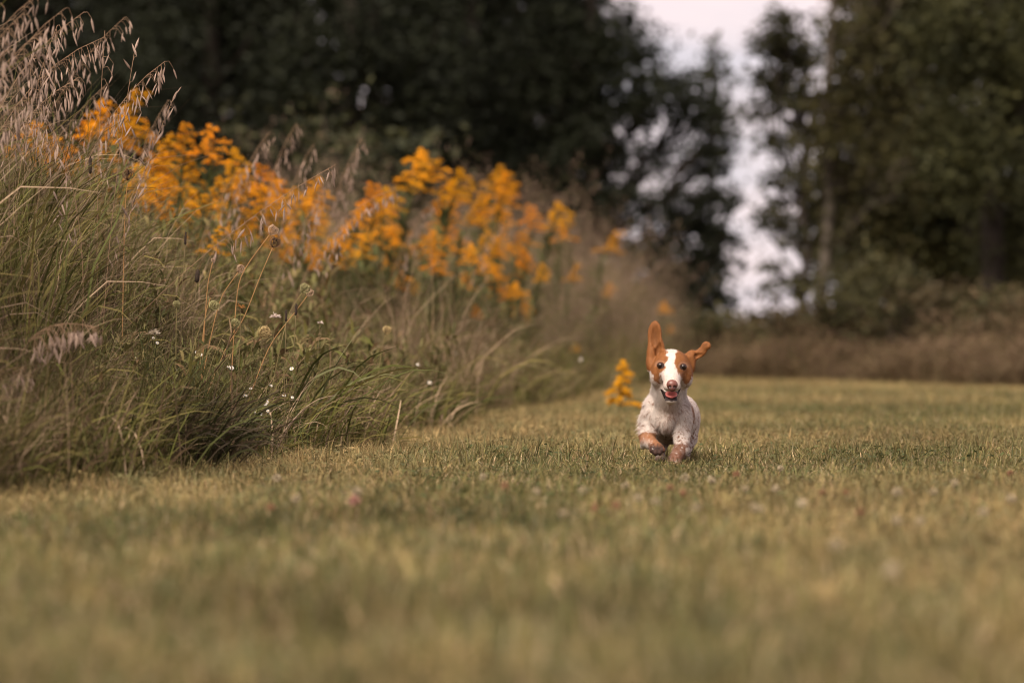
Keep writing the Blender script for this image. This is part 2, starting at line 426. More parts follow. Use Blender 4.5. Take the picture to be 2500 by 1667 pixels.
# ------------------------------------------------------------------ grass blades
def blades(mb, n, rng, rad, h, hv, wd, th0, bend, bias, seg, cols, base_z=0.0, base=None, wob=0.0):
    """n curved tapering blades"""
    a = rng.random(n) * 2 * np.pi; r = np.sqrt(rng.random(n)) * rad
    b0 = np.stack([np.cos(a) * r, np.sin(a) * r, np.full(n, base_z)], 1) if base is None else np.asarray(base, float)
    az = rng.random(n) * 2 * np.pi
    hd = np.stack([np.cos(az) + bias[0], np.sin(az) + bias[1]], 1); hl = np.linalg.norm(hd, axis=1)[:, None] + 1e-6
    hd = hd / hl
    Ls = h * (1 - hv * rng.random(n))
    t0 = th0 * rng.random(n); bd = bend * (0.3 + rng.random(n))
    t = np.linspace(0, 1, seg + 1)
    th = t0[:, None] + bd[:, None] * t[None] ** 1.6
    th = np.minimum(th, 2.6)
    dl = Ls[:, None] / seg
    hx = np.concatenate([np.zeros((n, 1)), np.cumsum((np.sin(th[:, 1:]) + np.sin(th[:, :-1])) / 2 * dl, 1)], 1)
    hz = np.concatenate([np.zeros((n, 1)), np.cumsum((np.cos(th[:, 1:]) + np.cos(th[:, :-1])) / 2 * dl, 1)], 1)
    P = b0[:, None] + np.concatenate([hx[..., None] * hd[:, None], hz[..., None]], -1)
    if wob: P[:, 1:] += rng.normal(size=P[:, 1:].shape) * wob * Ls[:, None, None]
    tw = rng.normal(size=n) * 0.8
    side = np.stack([-hd[:, 1] * np.cos(tw), hd[:, 0] * np.cos(tw), np.sin(tw)], 1)
    wid = wd * (0.6 + 0.8 * rng.random(n))
    prof = np.minimum(1.0, 0.55 + 1.2 * t) * (1 - t ** 2.2) + 0.03
    o = side[:, None] * (wid[:, None] * prof[None])[..., None] * 0.5
    V = np.stack([P - o, P + o], 2).reshape(n, -1, 3)
    m = 2 * (seg + 1)
    j = np.arange(seg) * 2
    q = np.stack([j, j + 1, j + 3, j + 2], 1)
    Q = (np.arange(n)[:, None, None] * m + q[None]).reshape(-1, 4)
    cols = np.asarray(cols, float)
    ci = rng.integers(0, len(cols), n)
    c = cols[ci] * (0.6 + 0.8 * rng.random((n, 1)))
    mb.add(V.reshape(-1, 3), Q, None, np.repeat(c, m, 0))
    return P


def src(me_list, name):
    c = bpy.data.collections.new(name)           # source shapes of one instanced mass; not linked to the scene
    for i, me in enumerate(me_list):
        c.objects.link(bpy.data.objects.new('%s_%02d' % (name, i), me))
    return c


def scatter(name, P, rot, sc, idx, tint, coll, label, cat):
    me = bpy.data.meshes.new(name)
    n = len(P)
    me.vertices.add(n); me.vertices.foreach_set('co', np.asarray(P, np.float32).ravel())
    for nm, ty, dat, fld in (('rot', 'FLOAT_VECTOR', rot, 'vector'), ('sc', 'FLOAT_VECTOR', sc, 'vector'), ('idx', 'INT', idx, 'value'), ('tint', 'FLOAT', tint, 'value')):
        a = me.attributes.new(nm, ty, 'POINT'); a.data.foreach_set(fld, np.asarray(dat, np.int32 if ty == 'INT' else np.float32).ravel())
    ob = bpy.data.objects.new(name, me); COL.objects.link(ob)
    ng = bpy.data.node_groups.new(name, 'GeometryNodeTree')
    ng.interface.new_socket('Geometry', in_out='INPUT', socket_type='NodeSocketGeometry')
    ng.interface.new_socket('Geometry', in_out='OUTPUT', socket_type='NodeSocketGeometry')
    A = ng.nodes.new; K = ng.links.new
    gi = A('NodeGroupInput'); go = A('NodeGroupOutput'); ip = A('GeometryNodeInstanceOnPoints')
    ci = A('GeometryNodeCollectionInfo'); ci.inputs['Collection'].default_value = coll
    ci.inputs['Separate Children'].default_value = True; ci.inputs['Reset Children'].default_value = True
    def attr(nm, ty):
        a = A('GeometryNodeInputNamedAttribute'); a.data_type = ty; a.inputs['Name'].default_value = nm
        return [s for s in a.outputs if s.enabled][0]
    e = A('FunctionNodeEulerToRotation')
    K(attr('rot', 'FLOAT_VECTOR'), e.inputs[0]); K(e.outputs[0], ip.inputs['Rotation'])
    K(attr('sc', 'FLOAT_VECTOR'), ip.inputs['Scale']); K(attr('idx', 'INT'), ip.inputs['Instance Index'])
    ip.inputs['Pick Instance'].default_value = True
    K(gi.outputs[0], ip.inputs['Points']); K(ci.outputs[0], ip.inputs['Instance']); K(ip.outputs[0], go.inputs[0])
    md = ob.modifiers.new('scatter', 'NODES'); md.node_group = ng
    tag(ob, label, cat, kind='stuff')
    return ob


# lawn
LG = [(0.104, 0.101, 0.035), (0.132, 0.119, 0.044), (0.084, 0.090, 0.031), (0.162, 0.136, 0.056), (0.25, 0.187, 0.098), (0.32, 0.242, 0.136), (0.124, 0.112, 0.044), (0.19, 0.145, 0.072), (0.106, 0.103, 0.037), (0.42, 0.33, 0.21)]


def lawn_patch(size, n, h, wd, seed):
    rng = np.random.default_rng(seed); mb = MB()
    b = np.stack([(rng.random(n) - .5) * size * 1.15, (rng.random(n) - .5) * size * 1.15, np.full(n, -0.004)], 1)
    nf = int(n * .9)
    blades(mb, nf, rng, 0, h, 0.65, wd, 0.55, 1.0, (0.15, 0), 3, LG, base=b[:nf])
    blades(mb, n - nf, rng, 0, h * 1.35, 0.3, wd * 1.25, 0.4, 1.0, (0.2, 0), 3, LG[:4], base=b[nf:])
    k = int(n * .05)                                  # clover and plantain leaves low in the turf
    c = np.stack([(rng.random(k) - .5) * size, (rng.random(k) - .5) * size, h * (0.25 + .45 * rng.random(k))], 1)
    for i in range(3):
        a = i * 2.094 + rng.random(k) * .5
        dv = np.stack([np.cos(a), np.sin(a), 0.25 * rng.normal(size=k)], 1); pv = np.stack([-np.sin(a), np.cos(a), 0.2 * rng.normal(size=k)], 1)
        s = 0.010 * (0.6 + .7 * rng.random((k, 1))) * (wd / 0.0026) ** .5
        V = np.stack([c, c + dv * s * .6 + pv * s * .45, c + dv * s, c + dv * s * .6 - pv * s * .45], 1)
        mb.add(V.reshape(-1, 3), np.arange(4 * k).reshape(-1, 4), None, (0.075, 0.088, 0.032))
    return mb.mesh('turf', M_LAWN)


turf = src([lawn_patch(0.30, 560, 0.052, 0.0028, s) for s in range(6)] + [lawn_patch(0.6, 900, 0.055, 0.0055, 10 + s) for s in range(4)], 'turf')
pts = []; idx = []
for (d0, d1, st, lo, hi) in ((1.6, 20, 0.27, 0, 6), (20, 46.5, 0.54, 6, 10)):
    for d in np.arange(d0, d1, st):
        hw = 0.15 * d + 1.6
        x = np.arange(-hw, hw, st)
        p = np.stack([x, np.full(len(x), d), 0 * x], 1) + np.concatenate([R.normal(size=(len(x), 2)) * st * .15, np.zeros((len(x), 1))], 1)
        k = on_lawn(p[:, 0] + .12, p[:, 1] - .1)
        pts.append(p[k]); idx.append(R.integers(lo, hi, k.sum()))
P = np.concatenate(pts); idx = np.concatenate(idx); n = len(P)
dd = np.where(P[:, 0] < 1.62, 38.0, far_d(P[:, 0])) - P[:, 1]
tint = 0.42 * sstep(.35, .75, vnoise(np.stack([P[:, 0] * 1.3, P[:, 1] * .5, 0 * P[:, 0]], 1), 9)) + 0.15 * R.random(n)
tint += 0.6 * (1 - sstep(0.0, 0.7, P[:, 0] - edge_x(P[:, 1]))) * sstep(8.8, 10.5, P[:, 1]) + 0.7 * (1 - sstep(1.5, 5, dd)) + 0.15 * sstep(18, 32, P[:, 1])
sc = (0.85 + .35 * R.random((n, 1))) * np.ones((1, 3)); sc[:, 2] *= 0.75 + .6 * vnoise(np.stack([P[:, 0] * 2, P[:, 1] * 1.1, 0 * P[:, 0]], 1), 2)
sc[:, 2] *= 1 - .42 * np.exp(-(((P[:, 0] - .41) / .30) ** 2 + ((P[:, 1] - 9.85) / .45) ** 2))
rot = np.stack([0 * P[:, 0], 0 * P[:, 0], R.random(n) * 6.283], 1)
scatter('lawn_grass', P, rot, sc, idx, np.clip(tint, 0, .85), turf, 'mown olive green grass with dry straw patches around the running dog', 'grass')

# tall meadow grass
MG = [(0.088, 0.092, 0.022), (0.120, 0.112, 0.030), (0.064, 0.070, 0.019), (0.155, 0.128, 0.040)]
MD = [(0.22, 0.155, 0.09), (0.28, 0.20, 0.13), (0.15, 0.10, 0.062), (0.09, 0.062, 0.04), (0.27, 0.185, 0.13)]
HB = [(0.100, 0.104, 0.036), (0.078, 0.088, 0.030), (0.13, 0.120, 0.044), (.17, .135, .06)]


def tuft_green(seed):
    rng = np.random.default_rng(seed); mb = MB()
    blades(mb, 34, rng, .10, 1.0, .55, .0088, .30, 1.15, (.30, -.1), 7, MG, -0.03, wob=.012)
    blades(mb, 18, rng, .10, 0.8, .5, .0035, .7, 1.6, (.2, -.2), 6, MD, -0.03, wob=.014)
    return mb.mesh('green_tuft', M_MEADOW)


def tuft_dry(seed):
    rng = np.random.default_rng(seed); mb = MB()
    blades(mb, 34, rng, .11, 1.0, .5, .0034, .45, 1.2, (.25, -.1), 7, MD, -0.03, wob=.013)
    blades(mb, 18, rng, .11, .8, .5, .0065, .45, 1.5, (.4, -.2), 7, MG + MD[:2], -0.03, wob=.010)
    blades(mb, 4, rng, .11, .9, .4, .0024, .3, .7, (.3, 0), 6, [(0.28, .2, .12), (.2, .12, .06)], -0.03, wob=.006)
    return mb.mesh('dry_tuft', M_MEADOW)


def tuft_weed(seed):
    """leafy weed: a few stems with broad pointed leaves"""
    rng = np.random.default_rng(seed); mb = MB()
    Pp = blades(mb, 9, rng, .09, .62, .4, .004, .35, .5, (.25, -.1), 6, [(0.10, .085, .04), (.14, .085, .05)], -0.02, wob=.012)
    q = np.repeat(Pp[:, 1:].reshape(-1, 3), 4, 0); m = len(q)
    q = q + rng.normal(size=(m, 3)) * .008
    blades(mb, m, rng, 0, .105, .5, .020, 1.2, 1.0, (.1, -.2), 3, HB[:3] + MG[:2] + [(.15, .12, .045), (.16, .10, .05)], base=q)
    return mb.mesh('weed_tuft', M_MEADOW)


def tuft_herb(seed):
    rng = np.random.default_rng(seed); mb = MB()
    Pp = blades(mb, 16, rng, .10, .6, .4, .0025, .5, .7, (.3, -.2), 6, [(0.09, .08, .035), (.13, .085, .045)], -0.02, wob=.02)
    q = Pp[:, 1:].reshape(-1, 3); q = np.repeat(q, 5, 0); m = len(q)
    q = q + rng.normal(size=(m, 3)) * .018
    blades(mb, m, rng, 0, .05, .5, .0048, 1.3, .8, (.1, -.1), 2, HB, base=q)
    return mb.mesh('herb_tuft', M_MEADOW)


def tuft_plume(seed):
    """dry pinkish panicle grass"""
    rng = np.random.default_rng(seed); mb = MB()
    Pp = blades(mb, 16, rng, .12, 1.0, .35, .003, .3, .55, (.45, -.05), 7, [(0.20, .135, .09), (.14, .10, .06), (.11, .10, .045)], -0.03, wob=.012)
    q = np.repeat(Pp[:, 4:].reshape(-1, 3), 9, 0); m = len(q)
    q = q + rng.normal(size=(m, 3)) * np.array([.02, .02, .03])
    blades(mb, m, rng, 0, .032, .5, .0045, 2.2, .6, (.3, 0), 2, [(0.29, .195, .145), (.22, .145, .105), (.14, .10, .065), (.11, .10, .045)], base=q)
    blades(mb, 14, rng, .12, .6, .4, .006, .4, 1.2, (.5, -.1), 5, MG, -0.03)
    return mb.mesh('plume_tuft', M_MEADOW)


def tuft_low(seed):
    rng = np.random.default_rng(seed); mb = MB()
    blades(mb, 46, rng, .12, .34, .5, .0045, .7, 1.6, (.5, -.35), 5, MG + MG + MD[:3], -0.02)
    return mb.mesh('low_tuft', M_MEADOW)


meadow_src = src([tuft_green(s) for s in range(5)] + [tuft_dry(20 + s) for s in range(5)] + [tuft_low(40 + s) for s in range(4)], 'meadow')
herb_src = src([tuft_herb(s) for s in range(5)] + [tuft_weed(60 + s) for s in range(4)], 'herb')
plume_src = src([tuft_plume(s) for s in range(5)], 'plume')


def meadow_h(s, d):
    """height of the grass body, s metres in from the lawn edge"""
    s = s - .20 * sstep(9.2, 9.9, d) * (1 - sstep(12.5, 14, d))
    near = 0.26 + 0.52 * sstep(0.0, 0.40, s) + 0.42 * sstep(.15, .7, s) + .06 * sstep(.4, .8, s)
    far = 0.18 + 0.62 * sstep(0.05, 1.0, s) + 0.3 * sstep(.8, 2.0, s)
    k = sstep(11, 15, d)
    return near * .88 * (1 - k) + far * k


def bank(x, d):
    """height of the low earth bank the meadow grows on"""
    s = edge_x(d) - x
    k = sstep(11, 16, d)
    return (.40 * (1 - k) + .30 * k) * sstep(.12, .95, s) * (.8 + .4 * vnoise(np.stack([x * 1.5, d * .7, 0 * x], -1), 14))


bm_ = MB()
bd = np.linspace(3, 46, 173); bs = np.concatenate([np.linspace(-.3, 1.4, 23), [1.8, 2.5, 4, 7, 12, 24]])
BD, BS = np.meshgrid(bd, bs, indexing='ij'); BX = edge_x(BD) - BS
BZ = bank(BX, BD) + np.where(BS < 0.1, -.05, .012)
nb2 = len(bs)
bm_.add(np.stack([BX, BD, BZ], -1).reshape(-1, 3), np.array([[r * nb2 + c + 1, r * nb2 + c, (r + 1) * nb2 + c, (r + 1) * nb2 + c + 1] for r in range(len(bd) - 1) for c in range(nb2 - 1)]))
part('meadow_ground', bm_.mesh('meadow_ground', bpy.data.materials['soil_and_thatch'], True), None)['kind'] = 'structure'


def region(d0, d1, dens, wmax, smin=0.0):
    n = int((d1 - d0) * wmax * dens)
    d = d0 + (d1 - d0) * R.random(n); s = smin + (wmax - smin) * R.random(n)
    x = edge_x(d) - s
    k = x > -(0.15 * d + 1.1)
    return x[k], d[k], s[k]


PX = [];
def put(store, x, d, s, h, pick, tintf, zr=.3):
    n = len(x)
    if not n: return
    rz = R.normal(size=n) * .7
    bz = bank(x, d); h = np.maximum(h - bz * .85, .30 + .12 * R.random(n))
    sc = np.stack([h * (0.7 + .3 * R.random(n)), h * (0.7 + .3 * R.random(n)), h], 1)
    sc[:, :2] = np.maximum(sc[:, :2], .40)
    store.append((np.stack([x, d, bz], 1), np.stack([R.normal(size=n) * .06, R.normal(size=n) * .08 + .05, rz], 1), sc, pick, tintf))


mstore = []; hstore = []; pstore = []
for (d0, d1, dens, wm) in ((6.5, 13, 105, 1.8), (13, 18, 45, 2.6), (18, 26, 24, 3.6), (26, 44, 13, 4.2)):
    x, d, s = region(d0, d1, dens, wm)
    h = meadow_h(s, d) * (0.55 + .65 * R.random(len(x))) * (0.8 + .4 * vnoise(np.stack([x * 1.7, d * .9, 0 * x], 1), 4))
    dryn = vnoise(np.stack([x * 1.1, d * .5, 0 * x], 1), 8) + .2 * sstep(.2, 1.0, s) - .2
    pick = np.where(R.random(len(x)) < dryn, R.integers(5, 10, len(x)), R.integers(0, 5, len(x)))
    put(mstore, x, d, s, h, pick, np.clip(.25 * R.random(len(x)) + .25 * sstep(18, 30, d), 0, .6))
# drooping low fringe along the lawn
for (d0, d1, dens) in ((6.5, 16, 90), (16, 34, 40)):
    x, d, s = region(d0, d1, dens, .45, -.06)
    put(mstore, x, d, s, .75 + .6 * R.random(len(x)), R.integers(10, 14, len(x)), .2 * R.random(len(x)))
# herbs: the feathery patch at the lawn edge and a veil further off
for (d0, d1, dens, wm, hk) in ((9.7, 14.5, 60, .7, 1.0), (12.5, 20, 26, 1.9, 1.05), (20, 32, 20, 1.8, 1.35), (28, 42, 14, 2.2, 1.7), (7.5, 13, 14, 1.8, 1.1)):
    x, d, s = region(d0, d1, dens, wm)
    put(hstore, x, d, s, (.40 + .3 * R.random(len(x)) + .45 * sstep(.2, .9, s)) * (1 + (hk - 1) * sstep(.05, .5, s)), np.where(R.random(len(x)) < np.where(d < 13, .22, .40), R.integers(5, 9, len(x)), R.integers(0, 5, len(x))), .3 * R.random(len(x)))
for d0, d1, dens in ((12.5, 20, 26), (20, 34, 14)):
    x, d, s = region(d0, d1, dens, .9, -.08)
    hh = vnoise(np.stack([x * 2.4, d * 1.1, 0 * x], 1), 41)
    k = hh > .45
    put(mstore, x[k], d[k], s[k], .45 + 1.1 * (hh[k] - .4), np.where(R.random(k.sum()) < .35, R.integers(5, 10, k.sum()), R.integers(10, 14, k.sum())), .35 * R.random(k.sum()))
# pinkish plume grass, mostly beyond the goldenrods
for (d0, d1, dens, wm, smin) in ((23, 34, 5, 1.7, -.1), (27, 42, 5, 2.6, -.1), (14, 22, 1.2, 2.5, .6)):
    x, d, s = region(d0, d1, dens, wm, smin)
    put(pstore, x, d, s, (.55 + .25 * R.random(len(x)) + .28 * sstep(0, .7, s)) * (1 + .35 * sstep(22, 28, d)) * (.60 + 1.0 * vnoise(np.stack([x * 2.6, d * .9, 0 * x], 1), 21)), R.integers(0, 5, len(x)), .3 * R.random(len(x)))
for store, nm, coll, lab in ((mstore, 'meadow_grass', meadow_src, 'tall unmown grass, green and brown, leaning over the lawn edge'), (hstore, 'meadow_undergrowth', herb_src, 'feathery green wild herbs growing through the tall grass'),
                             (pstore, 'plume_grass', plume_src, 'pinkish brown dry plume grass beyond the goldenrods')):
    scatter(nm, np.concatenate([a[0] for a in store]), np.concatenate([a[1] for a in store]), np.concatenate([a[2] for a in store]), np.concatenate([a[3] for a in store]), np.concatenate([a[4] for a in store]), coll, lab, 'grass')


# brown verge across the far end of the lawn
def tuft_verge(seed):
    rng = np.random.default_rng(seed); mb = MB()
    blades(mb, 60, rng, .22, .50, .5, .009, .35, .8, (.1, 0), 4, [(0.075, .048, .025), (.10, .064, .034), (.060, .046, .020), (.115, .074, .042), (.055, .050, .020)], -0.03)
    q = np.stack([rng.normal(size=90) * .16, rng.normal(size=90) * .16, .2 + .28 * rng.random(90)], 1)
    blades(mb, 90, rng, 0, .07, .5, .012, 1.4, .5, (0, 0), 2, [(0.10, .062, .038), (.12, .08, .048), (.07, .055, .022)], base=q)
    return mb.mesh('verge_tuft', M_MEADOW)


verge_src = src([tuft_verge(s) for s in range(6)], 'verge')
n = 3400
x = 0.9 + R.random(n) * 12; u = R.random(n) ** 1.3 * 3.6
d = np.where(x < 1.62, 38, far_d(x)) + .05 + u
k = x < .16 * d + 1.5
x, d, u = x[k], d[k], u[k]; n = len(x)
sc = np.ones((n, 3)) * (0.62 + .5 * R.random((n, 1))); sc[:, 2] *= .46 + .20 * sstep(0, 3, u) + .5 * (vnoise(np.stack([x * 1.3, d * .4, 0 * x], 1), 6) - .5) + .8 * (vnoise(np.stack([x * 4.3, d * .9, 0 * x], 1), 16) - .5) + .5 * (R.random(n) < .05)
scatter('verge_grass', np.stack([x, d, 0 * x], 1), np.stack([0 * x, 0 * x, R.random(n) * 6.28], 1), sc, R.integers(0, 6, n), np.clip(1.2 * (vnoise(np.stack([x * 1.6, d * .5, 0 * x], 1), 71) - .45), 0, .35), verge_src, 'brown withered weeds edging the far end of the lawn', 'grass')


# ------------------------------------------------------------------ goldenrods
def goldenrod_parts(seed, z0=.872, Lp=.062, rs=1.0):
    """unit height 1, plume over the top sixth"""
    rng = np.random.default_rng(seed)
    st = MB(); lf = MB(); pl = MB()
    lean = .06 + .08 * rng.random()
    z = np.linspace(-.03, 1, 10)
    nod = np.clip((z - .8) / .2, 0, 1) ** 2; az_ = rng.random() * 6.28
    path = np.stack([lean * z ** 2 + .05 * nod * np.cos(az_), .02 * rng.normal() * z + .05 * nod * np.sin(az_), z - .02 * nod], 1)
    st.tube(path, np.linspace(.004, .0015, 10), 5, (0.10, .085, .035))
    nl = 110
    t = .12 + .74 * rng.random(nl); b = np.stack([np.interp(t, z, path[:, 0]), np.interp(t, z, path[:, 1]), t], 1)
    blades(lf, nl, rng, 0, .095, .4, .013, 1.1, .7, (0, 0), 3, [(0.075, .085, .03), (.10, .095, .036), (.06, .07, .026)], base=b)
    nb = 15
    for i in range(nb):
        f = i / (nb - 1)
        zb = z0 + (1 - z0) * f; b0 = np.array([np.interp(zb, z, path[:, 0]), np.interp(zb, z, path[:, 1]), zb])
        a = i * 2.4 + rng.random(); Lb = (Lp * (1 - f) ** .6 + .2 * Lp) * (.35 + 1.0 * rng.random())
        h = np.array([np.cos(a), np.sin(a), 0])
        tt = np.linspace(0, 1, 6)[:, None]
        bp = b0 + h * Lb * 1.25 * tt + np.array([.35 * Lb, 0, 0]) * tt ** 2 + np.array([0, 0, 1]) * Lb * (0.62 * tt - .66 * tt ** 2)
        pl.tube(bp, np.linspace(.0014, .0006, 6), 3, (0.14, .12, .03), False)
        m = int(10 + (330 if rs == 1 else 480) * Lb)
        s = rng.random(m) ** .7
        c = np.stack([np.interp(s, tt[:, 0], bp[:, q]) for q in range(3)], 1) + rng.normal(size=(m, 3)) * np.array([.005, .005, .004]) * (rs * 1.6 if rs > 1 else 1) + np.array([0, 0, .005])
        r = .0052 * rs * (.7 + .6 * rng.random((m, 1)))
        ax = np.array([[1, 0, 0], [-.5, .87, 0], [-.5, -.87, 0], [0, 0, 1.2]])
        V = c[:, None] + ax[None] * r[:, None]
        T = np.array([[0, 1, 3], [1, 2, 3], [2, 0, 3]])
        cc = np.array([0.69, .250, .006]) * (.55 + .6 * rng.random((m, 1))) * [(1, 1, 1), (.8, .9, 1.2), (1.05, 1.1, 1), (.78, .78, 1.4), (.92, .82, 1), (.85, 1.0, 1.1)][seed % 6] + np.array([.04, .05, .002]) * rng.random((m, 1))
        pl.add(V.reshape(-1, 3), None, (np.arange(m)[:, None, None] * 4 + T[None]).reshape(-1, 3), np.repeat(cc, 4, 0))
    return st.mesh('goldenrod_stem', M_MEADOW, True), lf.mesh('goldenrod_leaves', M_MEADOW), pl.mesh('goldenrod_plume', M_GOLD)


GV = [goldenrod_parts(s) for s in range(6)]


def goldenrod(px, py, d, label, group=None, k=0, wide=1.25, H=None, seed=None):
    p = at(px, py, d)
    if H is None: H = p[2] / .94
    v = GV[k] if k == 6 and len(GV) > 6 else GV[k % 6]
    o = thing('goldenrod', label, 'goldenrod', (p[0] - .07 * H, d, 0), group, rz=random.uniform(-.6, .6))
    o.scale = (H * wide, H * wide, H)
    if H < .45: o.scale = (wide * .5, wide * .5, H)
    part('stem', v[0], o); part('leaves', v[1], o); part('plume', v[2], o)
    return o


UNIQ = {(1080, 425): 'tallest orange goldenrod plume standing alone against the dark trees',
        (1378, 537): 'small solitary goldenrod plume between the bank and the sky-specked tree',
        (1467, 563): 'wide goldenrod plume at the outer end of the orange bank',
        (1621, 722): 'upright goldenrod just above the erect ear of the dog',
        (1638, 775): 'goldenrod hanging low directly behind the erect ear of the dog',
        (1160, 733): 'low goldenrod plume glowing alone in the green grass',
        (1393, 820): 'faded low goldenrod plume near the ground by the bank end',
        (1522, 945): 'short bright goldenrod growing in the lawn next to the dog',
        (1478, 680): 'lowest goldenrod in the pinkish plume grass',
        (505, 560): 'small goldenrod cluster lying low behind the arching brome'}
HEADS = [(202, 266), (276, 250), (318, 288), (230, 350), (180, 320), (64, 350), (24, 320), (350, 350), (404, 382), (468, 320), (500, 330), (552, 382), (532, 446), (478, 446), (425, 500), (595, 425),
         (638, 415), (680, 468), (744, 490), (627, 500), (700, 532), (765, 446), (893, 457), (935, 468), (850, 500), (990, 404), (1015, 380), (1085, 457), (1063, 510), (1170, 415), (1212, 425), (1127, 490), (1180, 490),
         (1233, 468), (1286, 505), (1329, 500), (957, 553), (1000, 574), (1063, 563), (1127, 574), (1042, 617), (830, 595), (808, 553), (872, 574), (1222, 574), (1265, 563), (1276, 606), (1307, 638), (1212, 638),
         (1393, 638), (1254, 680), (1244, 723), (1222, 690), (1080, 425), (1378, 537), (1467, 563), (1621, 722), (1638, 775), (1160, 733), (1393, 820), (1478, 680), (505, 560), (780, 605), (957, 606), (140, 380), (300, 420), (360, 440), (580, 520), (660, 560)]
rg = np.random.default_rng(5)
DEP = {(1621, 722): 30, (1638, 775): 30.6, (1393, 820): 24, (1478, 680): 29, (1467, 563): 27, (1378, 537): 26, (1160, 733): 20, (505, 560): 13.2, (1080, 425): 19}
for i, (px, py) in enumerate(HEADS):
    d = DEP.get((px, py)) or float(np.interp(px, [0, 500, 1000, 1300, 1500], [14.5, 16, 19, 22.5, 27]) + rg.normal() * .8)
    lab = UNIQ.get((px, py))
    goldenrod(px, py + 30, d, lab or 'orange goldenrod packed into the dense blooming bank before the dark wood', None if lab else 'goldenrods of the dense orange bank', i, wide=.85 + .4 * rg.random())
for i in range(85):                                      # the rest of the bank, between and behind the first heads
    px = 120 + 1180 * rg.random()
    top = np.interp(px, [0, 200, 450, 700, 1000, 1170, 1320], [380, 330, 390, 450, 460, 460, 560])
    py = top + 30 + 230 * rg.random() ** .8
    d = float(np.interp(px, [0, 500, 1000, 1300], [15.5, 17, 20, 23.5]) + rg.normal() * 1.2)
    goldenrod(px, py, d, 'orange goldenrod packed into the dense blooming bank before the dark wood', 'goldenrods of the dense orange bank', i + 3, wide=.75 + .45 * rg.random())
GV.append(goldenrod_parts(77, .25, .26, 3.6))
g1 = goldenrod(1522, 930, 16.4, UNIQ[(1522, 945)], None, 6, H=.27)
g1.scale = (.20, .20, .245)


# ------------------------------------------------------------------ brome stalks with drooping seed heads
def spikelet(seed):
    rng = np.random.default_rng(seed); mb = MB()
    Ls = .031; w_ = .0056
    v = [(0, 0, 0)]
    for f, ww in ((.3, 1.0), (.65, .85)):
        for a in range(4):
            v.append((math.cos(a * 1.571) * w_ * .5 * ww, math.sin(a * 1.571) * w_ * .32 * ww, -Ls * f))
    v.append((0, 0, -Ls))
    q = [[1 + a, 1 + (a + 1) % 4, 5 + (a + 1) % 4, 5 + a] for a in range(4)]
    t = [[0, 1 + (a + 1) % 4, 1 + a] for a in range(4)] + [[9, 5 + a, 5 + (a + 1) % 4] for a in range(4)]
    mb.add(v, q, t, np.array([0.34, .243, .190]) * (.75 + .4 * rng.random()))
    return mb


SPK = [spikelet(s).mesh('spikelet', M_STRAW) for s in range(4)]


def brome(base, tip, label, nsp=22, head=.28, droop=.6, sag=.1, single=False, group=None, seed=0, th=.0011, dark=1.0, tight=False):
    """stalk from base to tip; spikelets hang along the last part"""
    rng = np.random.default_rng(seed)
    base = np.asarray(base, float); tip = np.asarray(tip, float)
    o = thing('brome_stalk', label, 'grass stalk', base, group)
    V = tip - base
    t = np.linspace(0, 1, 16)[:, None]
    L0 = np.linalg.norm(V)
    hor = np.array([V[0], V[1], 0]); hor = hor / (np.linalg.norm(hor) + 1e-6)
    # rise first, bend over at the end
    pth = V * t + np.array([0, 0, 1]) * L0 * sag * (4 * t * (1 - t)) * (.4 + .6 * t) - hor * L0 * sag * .8 * (4 * t * (1 - t))
    sm = MB(); col = np.array([0.27, .17, .105]) * dark
    sm.tube(pth, np.linspace(th * 1.3, th * .55, 16), 4, col)
    part('stem', sm.mesh('stem', M_STRAW, True), o)
    br = MB(); hb = MB()
    nsp = int(nsp * 1.5)
    for i in range(nsp):
        f = 1 - head * (i + .4 * rng.random()) / nsp
        p = np.array([np.interp(f, t[:, 0], pth[:, q]) for q in range(3)])
        ln = (.012 if tight else .022 + .03 * (1 - f) / head * 1.0) * (.6 + .7 * rng.random())
        a = rng.random() * 6.28
        e = p + np.array([np.cos(a) * ln * .5 + hor[0] * ln * .45, np.sin(a) * ln * .5, (-droop * ln) if not tight else ln * .7])
        mid = (p + e) / 2 + np.array([0, 0, ln * .35])
        br.tube([p, mid, e], [.0006, .0005, .0004], 3, col, False)
        rx = rng.normal() * .3; ry = rng.normal() * .25 - .12
        if tight: rx, ry = math.pi - .35 + rng.normal() * .2, .35
        s = (.8 + .5 * rng.random())
        mesh_ = SPK[rng.integers(0, 4)]
        if single:
            part('spikelet', mesh_, o, tuple(e), (rx, ry, rng.random() * 6.28), (s, s, s))
        else:
            co = np.array([v_.co[:] for v_ in mesh_.vertices]); Rm = np.array(Euler((rx, ry, rng.random() * 6.28)).to_matrix())
            co = co @ Rm.T * s + e
            hb.add(co, [[1 + a_, 1 + (a_ + 1) % 4, 5 + (a_ + 1) % 4, 5 + a_] for a_ in range(4)], [[0, 1 + (a_ + 1) % 4, 1 + a_] for a_ in range(4)] + [[9, 5 + a_, 5 + (a_ + 1) % 4] for a_ in range(4)],
                   np.array([0.34, .243, .190]) * dark * (.7 + .45 * rng.random()))
    part('branchlets', br.mesh('branchlets', M_STRAW), o)
    if not single:
        part('panicle', hb.mesh('panicle', M_STRAW), o)['kind'] = 'stuff'
    return o


def stalk_px(bx, by, tx, ty, d, label, dt=0.0, **k):
    b = at(bx, by, d); 
    # carry the stalk on down to the soil along its own slope
    tp = at(tx, ty, d + dt)
    sl = (tp[0] - b[0]) / max(.15, tp[2] - b[2])
    root = np.array([b[0] - sl * b[2] * .35, d, -0.02])
    return brome(root, tp, label, **k)


